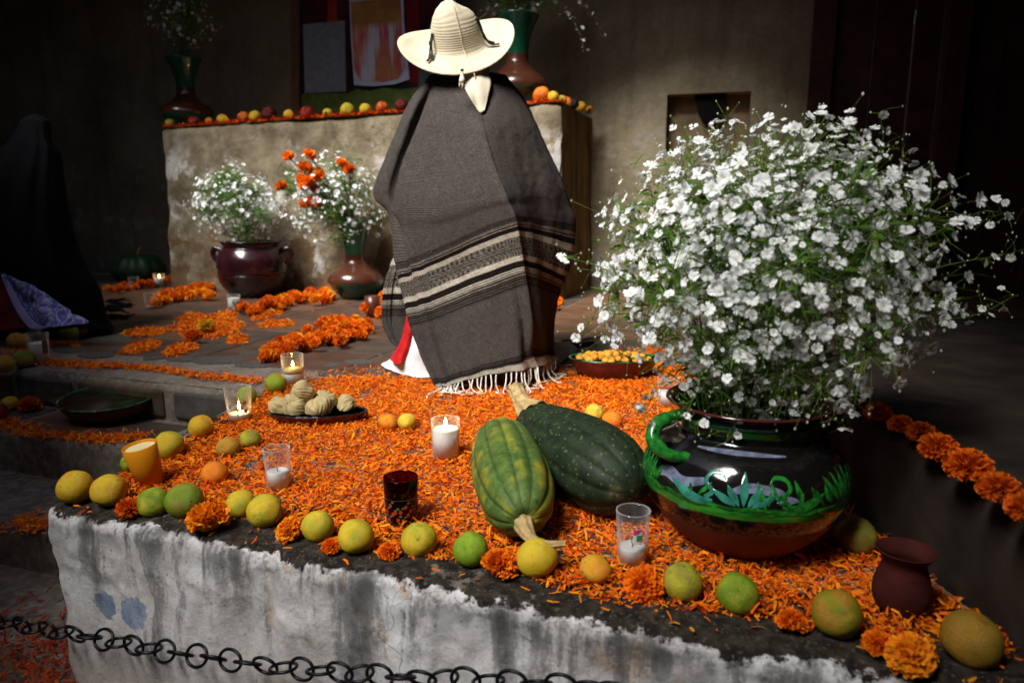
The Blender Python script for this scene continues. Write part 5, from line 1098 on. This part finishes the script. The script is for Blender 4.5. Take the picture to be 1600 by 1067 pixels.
# angles: 0 faces the camera, positive is to the right
brush('painted_leaf', [leaf(.02, .158, .02, .215, .007)], M_PG2); 
for da in (-.28, -.15, .15, .28): brush('painted_leaf', [leaf(.02+da*.25, .157, .02+da, .205-abs(da)*.09, .0065)], M_PG2)
for k in range(7): a = -1.05-.09*k; brush('painted_leaf', [leaf(-.98-.05*k, .153, -.86-.13*k, .205-.004*abs(k-3), .0055)], M_PG)
for k in range(6): brush('painted_leaf', [leaf(.98+.05*k, .157, .82+.12*k, .212-.004*abs(k-2), .0055)], M_PG)
def swan(a, s): return [[(a+s*.17, .160, .002), (a+s*.02, .1555, .009), (a-s*.15, .167, .0075), (a-s*.27, .178, .001)], [(a+s*.10, .163, .004), (a+s*.16, .176, .004), (a+s*.09, .190, .0035), (a+s*.12, .205, .0035), (a+s*.22, .208, .003), (a+s*.27, .199, .001)]]
brush('painted_swan', swan(-.42, 1), M_PG2); brush('painted_swan', swan(.52, -1), M_PG)
brush('painted_wash', [[(-.95, .170, .004), (-.78, .186, .011), (-.58, .178, .010), (-.35, .190, .006)]], M_PGR, .0006); brush('painted_wash', [[(-.12, .178, .004), (.06, .190, .008), (.30, .186, .007), (.40, .18, .001)]], M_PGR, .0006); brush('painted_wash', [[(-.6, .236, .001), (-.3, .2375, .003), (.1, .238, .003), (.5, .236, .001)]], M_PGR, .0008); brush('painted_wash', [[(.30, .168, .001), (.40, .172, .007), (.52, .17, .001)]], M_PGR, .0008)
rp = random.Random(5)
for k in range(34):                                # loose brush marks above the green band
    a = rp.choice([-1, 1])*rp.uniform(.15, 1.45); z = rp.uniform(.150, .165); ln = rp.uniform(.02, .05); brush('painted_leaf', [leaf(a, z, a+rp.uniform(-.12, .12), z+ln, rp.uniform(.0025, .0055))], rp.choice([M_PG, M_PG, M_PGD]), .0009)
for k in range(12):
    a = -1.5+k*.27+rp.uniform(-.1, .1); brush('painted_wash', [[(a-.16, .147+rp.uniform(-.006, .004), .001), (a, .148+rp.uniform(-.008, .006), rp.uniform(.003, .007)), (a+.18, .146+rp.uniform(-.005, .005), .001)]], rp.choice([M_PG, M_PGD]), .0008)
# handle on the left shoulder
ha = camang-.80
def potp(a, r, z): return (r*math.cos(a), r*math.sin(a), z)
mb = MB(); mb.tube(crom(np.array([potp(ha+.16, .165, .212), potp(ha+.05, .205, .222), potp(ha-.06, .222, .246), potp(ha-.12, .206, .272), potp(ha-.14, .165, .284), potp(ha-.14, .145, .284)]), 6), [.012]*8+[.0145]*14+[.012]*9, 14); mb.build('handle', M_PG, pot)
mb = MB(); hb = camang+2.2; mb.tube(crom(np.array([potp(hb+.16, .165, .212), potp(hb, .21, .225), potp(hb-.06, .218, .25), potp(hb-.1, .19, .278), potp(hb-.1, .145, .284)]), 6), .016, 12); mb.build('handle', M_PG, pot)
# white gypsophila flowers
M_STALK = petal_mat('green_stalk', .2, .6)
def flower_mesh(seed, np_=8):
    rr = random.Random(seed); V = []; F = []; C = []
    for k in range(np_):
        az = 2*math.pi*(k+rr.uniform(-.18, .18))/np_; e = rr.uniform(.12, .42); L = rr.uniform(.85, 1.08); wd = rr.uniform(.50, .68)
        d = Vector((math.cos(az)*math.cos(e), math.sin(az)*math.cos(e), math.sin(e))); s = Vector((-math.sin(az), math.cos(az), 0)); s = (s+Vector((0, 0, rr.uniform(-.35, .35)))).normalized(); b0 = len(V)
        for t, ww, h in ((.10, .25, 0), (.6, .95, .05), (.95, .72, 0.0)):
            for x in (-.5, .5): V.append(d*t*L+s*(x*wd*ww)+Vector((0, 0, h))); C.append((.74, .77, .72) if t < .2 else (.90, .91, .92))
        V.append(d*L*.86); C.append((.90, .91, .92))
        F += [(b0, b0+1, b0+3, b0+2), (b0+2, b0+3, b0+6), (b0+2, b0+6, b0+4), (b0+3, b0+5, b0+6)]
    b0 = len(V); V += [Vector((.13*math.cos(2*math.pi*k/6), .13*math.sin(2*math.pi*k/6), .07)) for k in range(6)]+[Vector((0, 0, .15))]; C += [(.55, .55, .16)]*7; F += [(b0+k, b0+(k+1) % 6, b0+6) for k in range(6)]
    b0 = len(V); V += [Vector((.16*math.cos(2*math.pi*k/5), .16*math.sin(2*math.pi*k/5), .04)) for k in range(5)]+[Vector((0, 0, -.26))]; C += [(.10, .17, .04)]*6; F += [(b0+(k+1) % 5, b0+k, b0+5) for k in range(5)]
    return V, F, C
FLW = [flower_mesh(s, n) for s, n in ((1, 8), (2, 9), (3, 7), (4, 8))]
def to_np(fl): return np.array([tuple(v) for v in fl[0]]), fl[1], np.array(fl[2])
FLN = [to_np(f) for f in FLW]
FLME = []
for f in FLN:
    o = mesh('flower', f[0], f[1], WHITEP, smooth=False, col=f[2]); FLME.append(o.data); bpy.data.objects.remove(o)
def rot_to(d, roll):
    return (Vector(d).to_track_quat('Z', 'Y').to_matrix() @ Matrix.Rotation(roll, 3, 'Z'))
class Bouquet:
    def __init__(s, parent, origin, seed): s.p = parent; s.o = Vector(origin); s.r = random.Random(seed); s.stalk = MB(); s.fl = []; s.bud = MB(); s.leaf = MB()
    def thin(s, a, b, r=.0009, sag=.01):
        m = a.lerp(b, .5)+Vector((s.r.uniform(-sag, sag), s.r.uniform(-sag, sag), s.r.uniform(0, sag))); g = s.r.uniform(.7, 1.3); s.stalk.tube([a, m, b], [r, r*.8, r*.6], 3, c=(.15*g, .25*g, .04*g))
    def blade(s, a, d, L, wd):
        d = Vector(d).normalized(); sd = d.cross(Vector((s.r.uniform(-1, 1), s.r.uniform(-1, 1), s.r.uniform(-.2, 1)))).normalized(); g = s.r.uniform(.6, 1.3)
        s.leaf.add([a, a+d*L*.45-sd*wd/2, a+d*L*.45+sd*wd/2+Vector((0, 0, .002)), a+d*L+Vector((0, 0, -L*.15))], [(0, 1, 3), (0, 3, 2)], (.10*g, .22*g, .025*g))
    def budat(s, p, r):
        V = [p+Vector(v)*r for v in ((1, 0, 0), (0, 1, 0), (-1, 0, 0), (0, -1, 0), (0, 0, 1.5), (0, 0, -1.3))]; g = s.r.random(); s.bud.add(V, [(0, 1, 4), (1, 2, 4), (2, 3, 4), (3, 0, 4), (1, 0, 5), (2, 1, 5), (3, 2, 5), (0, 3, 5)], (.25+.45*g, .36+.36*g, .10+.5*g))
def grow(bq, center, radii, nmain, nflower, size, mouth_r, parts, hollow=.0, sprigs=(), leafn=500, budn=500, zmin=-9, stalk_r=.0016):
    r = bq.r; C = Vector(center); nodes = []
    for k in range(nmain):
        while True:
            d = Vector((r.gauss(0, 1), r.gauss(0, 1), r.gauss(.25, 1))).normalized(); q = r.uniform(.25, .92); p = C+Vector((d.x*radii[0]*q, d.y*radii[1]*q, d.z*radii[2]*q))
            if p.z > zmin: break
        m0 = bq.o+Vector((r.uniform(-1, 1)*mouth_r*.7, r.uniform(-1, 1)*mouth_r*.7, -.04)); mid = m0.lerp(p, .5)+Vector((0, 0, .03)); g = r.uniform(.7, 1.2)
        bq.stalk.tube([tuple(x) for x in crom(np.array([m0, mid, p]), 3)], [stalk_r, stalk_r, stalk_r*.9, stalk_r*.8, stalk_r*.7, stalk_r*.6, stalk_r*.5], 4, c=(.09*g, .17*g, .03*g)); nodes.append(p)
    def nearest(p): return min(nodes, key=lambda n: (n-p).length_squared+ (0 if (n-C).length < (p-C).length else .004))
    cnt = 0
    while cnt < nflower:
        d = Vector((r.gauss(0, 1), r.gauss(0, 1), r.gauss(.15, 1))).normalized(); q = (hollow+(1-hollow)*r.random()**.45)
        lump = 1+.22*mnoise.noise(d*2.2+Vector((5, bq.o.x, 0)))+.10*mnoise.noise(d*5); q *= lump
        p = C+Vector((d.x*radii[0]*q, d.y*radii[1]*q, d.z*radii[2]*q))
        if p.z < zmin: continue
        nrm = (d+Vector((r.gauss(0, .45), r.gauss(0, .45), r.gauss(.25, .45)))+(CO-(bq.p.location+p)).normalized()*.35).normalized()
        sz = size*r.uniform(.65, 1.3)*(1 if r.random() > .4 else .5); bq.fl.append((p, nrm, sz, q)); n = nearest(p); bq.thin(n, p-nrm*sz*.25, .0008); cnt += 1
    for k in range(leafn):
        n = r.choice(nodes); p = n+Vector((r.gauss(0, 1), r.gauss(0, 1), r.gauss(0, 1)))*radii[0]*.085; bq.blade(p, (r.gauss(0, 1), r.gauss(0, 1), r.gauss(.5, .7)), r.uniform(.02, .06)*radii[0]/.38, r.uniform(.003, .008)*radii[0]/.38)
    for k in range(budn):
        p0 = r.choice(bq.fl)[0]; p = p0+Vector((r.gauss(0, 1), r.gauss(0, 1), r.gauss(0, 1)))*radii[0]*.08; bq.budat(p, size*r.uniform(.13, .24)); bq.thin(p0.lerp(C, .12), p, .0005)
    for (path, nf) in sprigs:
        P = [Vector(x) for x in path]; Q = [Vector(x) for x in crom(np.array(P), 6)]; bq.stalk.tube(Q, [stalk_r*.8*(1-.6*i/len(Q)) for i in range(len(Q))], 4, c=(.09, .16, .035))
        for i in range(nf):
            f = .45+.55*i/max(1, nf-1); q0 = Q[int(f*(len(Q)-1))]; p = q0+Vector((r.gauss(0, 1), r.gauss(0, 1), r.gauss(0, 1)))*.014; nrm = (Vector((r.gauss(0, .6), -.7, r.gauss(.3, .6)))).normalized(); bq.thin(q0, p, .0006)
            if r.random() < .62 or i == nf-1: bq.fl.append((p, nrm, size*r.uniform(.7, 1.0), 2.))
            else: bq.budat(p, size*.2)
            for _ in range(2): p2 = q0+Vector((r.gauss(0, 1), r.gauss(0, 1), r.gauss(0, 1)))*.02; bq.thin(q0, p2, .0005); bq.budat(p2, size*r.uniform(.12, .2))
    # the nearest, outermost flowers are parts of their own; the rest one mass
    bq.stalk.build('stems', M_STALK, bq.p); bq.bud.build('buds', WHITEP, bq.p, smooth=False)['kind'] = 'stuff'
    lf = bq.leaf.build('leaves', M_STALK, bq.p, smooth=False); lf['kind'] = 'stuff'; bq.p.children
    fl = sorted(bq.fl, key=lambda f: -(f[2]*(1.5 if f[3] > .8 else 1)/((bq.p.location+f[0]-CO).length)*(1.3 if (f[0]-C).dot((CO-bq.p.location-C)) > 0 else .6)))
    for i, (p, nrm, sz, q) in enumerate(fl[:parts]):
        o = inst('flower', FLME[i % 4], bq.p, p, (0, 0, 0), sz); o.rotation_euler = rot_to(nrm, r.random()*6).to_euler()
    VV, FF, CC = [], [], []; off = 0
    for i, (p, nrm, sz, q) in enumerate(fl[parts:]):
        v, f, c = FLN[i % 4]; M = np.array(rot_to(nrm, r.random()*6)); VV.append(v @ M.T*sz+np.array(p)); FF += [tuple(x+off for x in t) for t in f]; CC.append(c); off += len(v)
    if VV: mesh('flower_mass', np.concatenate(VV), FF, WHITEP, bq.p, False, np.concatenate(CC))['kind'] = 'stuff'
fb = thing('white_flowers', 'great bunch of small white flowers with thin green stems in the painted pot', 'flowers', (pc.x, pc.y, .25))
def LP(u, v, Y): return at(u, v, Y)-fb.location
bc_ = LP(1200, 432, pc.y-.01)
sprigs = [([LP(1080, 470, 1.4), LP(1000, 440, 1.38), LP(930, 415, 1.36), LP(880, 400, 1.36)], 8), ([LP(1050, 500, 1.4), LP(980, 490, 1.36), LP(925, 500, 1.34), LP(905, 535, 1.33)], 8), ([LP(1250, 330, 1.5), LP(1262, 260, 1.5), LP(1275, 215, 1.5), LP(1287, 186, 1.5)], 4), ([LP(1340, 330, 1.5), LP(1370, 260, 1.48), LP(1380, 215, 1.46), LP(1376, 186, 1.46)], 5), ([LP(1360, 330, 1.5), LP(1400, 280, 1.48), LP(1415, 240, 1.47)], 5), ([LP(1400, 400, 1.5), LP(1470, 360, 1.5), LP(1540, 330, 1.5), LP(1588, 345, 1.5)], 9), ([LP(1420, 430, 1.5), LP(1500, 410, 1.5), LP(1560, 400, 1.5), LP(1600, 390, 1.52)], 7), ([LP(1400, 500, 1.5), LP(1470, 500, 1.5), LP(1530, 490, 1.5), LP(1580, 465, 1.5)], 7), ([LP(1060, 340, 1.45), LP(1010, 320, 1.45), LP(965, 330, 1.44), LP(955, 350, 1.44)], 7), ([LP(1080, 290, 1.5), LP(1060, 250, 1.5), LP(1055, 215, 1.5)], 5), ([LP(1130, 280, 1.5), LP(1120, 240, 1.5), LP(1110, 205, 1.5)], 5),
 ([LP(1100, 560, 1.40), LP(1050, 580, 1.36), LP(1020, 620, 1.33), LP(1000, 655, 1.32)], 9), ([LP(1130, 560, 1.38), LP(1100, 600, 1.32), LP(1075, 640, 1.29), LP(1085, 665, 1.28)], 7), ([LP(1160, 580, 1.35), LP(1150, 640, 1.28), LP(1135, 690, 1.25)], 5), ([LP(1060, 530, 1.4), LP(1000, 560, 1.36), LP(960, 545, 1.34), LP(940, 520, 1.34)], 6)]
bq = Bouquet(fb, (0, 0, .03), 21)
grow(bq, bc_, (.34, .29, .285), 130, 2800, .0122, .13, 300, .12, sprigs, 3400, 2200, zmin=-.06)
# ------------------------------------------------------------------ vases, pot and flowers further back
def banded(name, bands, rough=.22):
    def f(b, p):
        o = b.obj(); z = b.math('ADD', b.sep(o)[2], b.math('MULTIPLY', b.noise(o, 30, 3), .006)); n = b.noise(o, 16, 4); c = bands[0][1]
        for z0, cc in bands[1:]: c = b.mix(b.mapr(z, z0, z0+.004), c, cc)
        c = b.mix(b.mapr(n, .3, .75, 0, .5), c, b.mix(1., c, (.45, .45, .45), 'MULTIPLY')); b.set(p.inputs['Base Color'], c)
    return mat(name, f, rough=rough, Coat_Weight=.3)
GV = (.009, .080, .042); BV = (.075, .024, .012)
def vase(loc, H, label, k=1.0):
    t = thing('vase', label, 'vase', loc); s = H/.48
    pr = [(.001, 0), (.075, 0), (.085, .006), (.13, .05), (.168, .10), (.172, .128), (.15, .165), (.10, .20), (.068, .235), (.060, .275), (.064, .34), (.085, .41), (.112, .465), (.118, .475), (.110, .476), (.08, .41), (.055, .34), (.05, .28), (.001, .27)]
    mb = MB(); mb.lathe(smooth_prof([(r*s, z*s) for r, z in pr], 5), 56); mb.build('vase_body', banded('vase_glaze_%d' % int(H*100), [(0, GV), (.108*s, BV), (.285*s, GV)]), t); return t, s
def at_floor(u, v): return on(u, v)
vp = at_floor(552, 470); vp.y += .12; v1, s1 = vase(vp, .60, 'tall necked vase of green and brown glaze on the floor before the altar')
pb = at_floor(383, 468); pb.y += .2; kp = depth(pb)/FPX
bp = thing('glazed_pot', 'round dark purple brown glazed pot with two handles before the altar', 'pot', pb)
def m_maroon(b, p):
    n = b.noise(b.obj(), 9, 4); b.set(p.inputs['Base Color'], b.mix(b.mapr(n, .35, .7), (.016, .004, .006), (.036, .008, .010)))
M_MAR = mat('maroon_pot_glaze', m_maroon, rough=.2, Coat_Weight=.4)
mb = MB(); mb.lathe(smooth_prof([(.001, 0), (.15, 0), (.17, .01), (.235, .09), (.268, .17), (.270, .18), (.262, .185), (.272, .21), (.268, .30), (.235, .37), (.215, .395), (.222, .42), (.24, .44), (.228, .442), (.205, .40), (.22, .33), (.001, .30)], 5), 64); mb.build('pot_body', M_MAR, bp)
for a in (math.pi*.98, 0.05):
    mb = MB(); mb.tube(crom(np.array([(.235*math.cos(a), .235*math.sin(a), .37), (.30*math.cos(a), .30*math.sin(a), .385), (.315*math.cos(a), .315*math.sin(a), .33), (.268*math.cos(a), .268*math.sin(a), .27)]), 6), .022, 10); mb.build('handle', M_MAR, bp)
def far_bunch(name, label, loc, origin_z, u, v, Y, ru, rv, n, size, seed, cat='flowers', parts=0, sprigs=(), mouth=.1, zmin=-.02, leafn=500):
    t = thing(name, label, cat, loc); t.location.z += origin_z; c = at(u, v, Y)-t.location; k = Y/FPX*1.0; bq = Bouquet(t, (0, 0, 0), seed); grow(bq, c, (ru*k, ru*k*.8, rv*k), 45, n, size, mouth, parts, .1, [([Vector(q)-t.location for q in P], nf) for P, nf in sprigs], leafn, 220, zmin=zmin, stalk_r=.003); return t
f1 = far_bunch('white_flowers', 'rounded bunch of tiny white flowers in the dark glazed pot', pb, .41, 366, 322, pb.y-.02, 70, 62, 850, .0165, 5, mouth=.18, leafn=4200)
f2 = far_bunch('white_flowers', 'loose bunch of tiny white flowers with orange marigolds in the green necked vase', vp, .58, 518, 318, vp.y-.02, 84, 76, 850, .018, 6, mouth=.09, zmin=-.16, leafn=2600, sprigs=[([at(540, 372, vp.y), at(580, 350, vp.y-.1), at(610, 330, vp.y-.15), at(615, 362, vp.y-.2)], 14), ([at(540, 372, vp.y), at(490, 360, vp.y-.1), at(455, 345, vp.y-.15), at(430, 330, vp.y-.2)], 14)])
for i, (u, v, D) in enumerate([(451, 245, 19), (477, 262, 23), (484, 242, 20), (471, 280, 18), (440, 291, 19), (482, 285, 26), (496, 274, 24), (490, 316, 24), (472, 321, 12), (534, 256, 19), (546, 265, 19), (475, 288, 20), (491, 294, 14), (480, 317, 18)]):
    Y = vp.y-.22-.02*(i % 3); p = at(u, v, Y)-f2.location; r = D/2*Y/FPX; o = inst('marigold_bloom', MG_LO[(0, 2, 0)[i % 3]], f2, p, (R(35), random.uniform(-.3, .3), i), r); mb = MB(); mb.tube(crom(np.array([p-Vector((0, -.02, .01)), p*.5+Vector((0, -.04, .02)), Vector((0, 0, -.02))]), 5), .004, 5, c=(.06, .10, .03)); mb.build('marigold_stem', M_STALK, f2)
# vases on the altar
def on_altar(u, back):
    r = ray(u, 150); P0 = AL+AIN*back; t = (P0-CO).dot(AIN)/r.dot(AIN); p = CO+r*t; tl = (p-AL).dot(ADIR)/(AR-AL).length; return Vector((p.x, p.y, 1.386+.085*tl))
va = on_altar(291, .30); vase(va, .62, 'dim green and brown vase on the left end of the altar'); vb = on_altar(808, .30); vase(vb, .70, 'green and brown vase on the altar to the right of the straw hat')
far_bunch('white_flowers', 'dim spray of white flowers in the left altar vase', va, .60, 285, 30, va.y, 55, 48, 230, .017, 8, mouth=.09, zmin=-.1, leafn=1500)
f4 = far_bunch('green_sprays', 'dark drooping green sprays with a few white flowers in the right altar vase', vb, .68, 815, -12, vb.y, 70, 42, 110, .02, 9, cat='plant', mouth=.1, zmin=-.1, leafn=2600, sprigs=[([at(820, 10, vb.y), at(870, 10, vb.y-.1), at(900, 40, vb.y-.15), at(912, 75, vb.y-.2)], 8), ([at(800, 10, vb.y), at(770, 15, vb.y-.1), at(745, 35, vb.y-.15)], 6), ([at(830, 0, vb.y), at(890, -10, vb.y-.1), at(925, 20, vb.y-.1), at(940, 55, vb.y-.1)], 8)])
# ------------------------------------------------------------------ framed picture on the altar
FB = .55
def fp(u, v, back=FB):
    r = ray(u, v); P0 = AL+AIN*back; t = (P0-CO).dot(AIN)/r.dot(AIN); return CO+r*t
ztop = 3.1
pic = thing('framed_picture', 'tall wooden framed picture with hanging painted cloths standing on the altar', 'picture', fp(590, 190))
def pbox(name, u0, u1, v0, v1, m, front, thick, parent=pic):
    a, b_, c, d = fp(u0, v1), fp(u1, v1), fp(u1, v0), fp(u0, v0); V = [x-pic.location-AIN*front for x in (a, b_, c, d)]+[x-pic.location-AIN*(front-thick) for x in (a, b_, c, d)]; mb = MB(); mb.add(V, [(0, 1, 2, 3), (7, 6, 5, 4), (0, 4, 5, 1), (1, 5, 6, 2), (2, 6, 7, 3), (3, 7, 4, 0)]); return mb.build(name, m, parent, smooth=False)
M_FRM = simple('frame_wood', (.085, .032, .012), .5, .4, 14, .2)
pbox('frame_post', 459, 472, -140, 192, M_FRM, .045, .05); pbox('frame_post', 702, 716, -140, 178, M_FRM, .045, .05); pbox('frame_rail', 472, 702, 176, 186, M_FRM, .04, .05); pbox('frame_rail', 459, 716, -152, -140, M_FRM, .045, .05)
pbox('picture_ground', 470, 704, -141, 178, simple('picture_dark', (.010, .010, .018), .7, .4, 5), .012, .01)
def flat_poly(name, pix, m, front):
    V = [fp(u, v)-pic.location-AIN*front for u, v in pix]; n = len(V); V2 = [v+AIN*.004 for v in V]; mb = MB(); mb.add(V+V2, [tuple(range(n)), tuple(range(2*n-1, n-1, -1))]+[(k, (k+1) % n, n+(k+1) % n, n+k) for k in range(n)]); return mb.build(name, m, pic, smooth=False)
flat_poly('painted_meadow', [(472, 148), (500, 147), (545, 146), (560, 140), (580, 143), (600, 138), (625, 141), (660, 137), (703, 138), (703, 177), (472, 179)], simple('meadow_paint', (.085, .12, .03), .8, .35, 9, 0), .017)
flat_poly('painted_drape', [(478, -130), (700, -130), (700, 40), (652, 40), (655, 138), (645, 138), (632, 20), (545, 20), (548, 146), (543, 146), (540, 40), (478, 40)], simple('drape_paint', (.05, .006, .010), .8, .4, 9, 0), .019)
flat_poly('painted_ribbon', [(517, -60), (525, -60), (529, 38), (513, 38)], simple('ribbon_paint', (.32, .028, .008), .8, .3, 9, 0), .024)
flat_poly('painted_column', [(634, -60), (652, -60), (658, 60), (656, 130), (640, 130)], simple('column_paint', (.14, .008, .012), .8, .3, 9, 0), .024)
flat_poly('painted_sill', [(655, 110), (703, 110), (703, 138), (655, 138)], simple('sill_paint', (.05, .085, .075), .8, .3, 9, 0), .022)
flat_poly('grey_paper', [(476, 40), (541, 34), (543, 144), (479, 147)], simple('grey_paper', (.17, .19, .22), .85, .2, 20, .1), .028)
def m_cloth(b, p):
    g = b.sep(b.obj()); n = b.noise(b.vmul(b.obj(), (9, 9, .8)), 1.6, 4); n2 = b.noise(b.obj(), 6, 4)
    lo = b.mix(b.mapr(n, .44, .54), (.52, .55, .64), b.mix(b.mapr(n2, .4, .6), (.50, .10, .12), (.50, .22, .10))); b.set(p.inputs['Base Color'], b.mix(b.mapr(g[2], .74, .80), lo, b.mix(b.mapr(n2, .4, .6), (.42, .20, .05), (.30, .13, .04))))
flat_poly('painted_cloth_border', [(547, -40), (631, -44), (634, 40), (642, 125), (620, 133), (585, 136), (556, 134), (551, 60)], simple('cloth_border_paint', (.48, .53, .68), .85, .15, 14, .1), .032)
flat_poly('painted_cloth', [(551, 6), (628, -2), (631, 50), (634, 108), (625, 124), (600, 129), (566, 127), (557, 110), (553, 50)], mat('cloth_paint', m_cloth, rough=.85), .040)
# ------------------------------------------------------------------ chain in front of the wall
M_IRON = simple('dark_iron', (.010, .009, .012), .38, .4, 60, .3, Metallic=.6)
cp = [(-150, 945), (-60, 960), (20, 974), (88, 986), (132, 993), (200, 1006), (270, 1019), (340, 1028), (420, 1040), (500, 1047), (560, 1052), (640, 1058), (720, 1061), (800, 1066), (880, 1071), (960, 1080)]
def wall_pt(u, v, off):
    r = ray(u, v); P0 = PL+NW*off; t = (P0-CO).dot(NW)/r.dot(NW); return CO+r*t
CP = crom(np.array([tuple(wall_pt(u, v, .06)) for u, v in cp]), 24); cum = np.concatenate([[0], np.cumsum(np.linalg.norm(np.diff(CP, axis=0), axis=1))])
chain = thing('chain', 'dark iron chain of round links slung in front of the whitewashed wall', 'chain', tuple(CP[len(CP)//2]))
mb = MB(); mb.tube([((.0275*math.cos(2*math.pi*k/20)), .022*math.sin(2*math.pi*k/20), 0) for k in range(20)], .0034, 7, closed=True); lo = mb.build('link', M_IRON); LINK = lo.data; bpy.data.objects.remove(lo)
s = 0.; i = 0
while s < cum[-1]:
    p = np.array([np.interp(s, cum, CP[:, k]) for k in range(3)]); q = np.array([np.interp(min(s+.01, cum[-1]), cum, CP[:, k]) for k in range(3)]); t = Vector(q-p)
    if t.length < 1e-6: break
    t.normalize(); nrm = NW if i % 2 == 0 else Vector((0, 0, 1)); y = (nrm-t*nrm.dot(t)).normalized(); y = (Matrix.Rotation(random.uniform(-.5, .5)+(.35 if i % 2 else 0), 3, t) @ y); z = t.cross(y)
    o = inst('link', LINK, chain, Vector(p)-chain.location); o.rotation_euler = Matrix((t, z, y)).transposed().to_euler(); s += .0440; i += 1
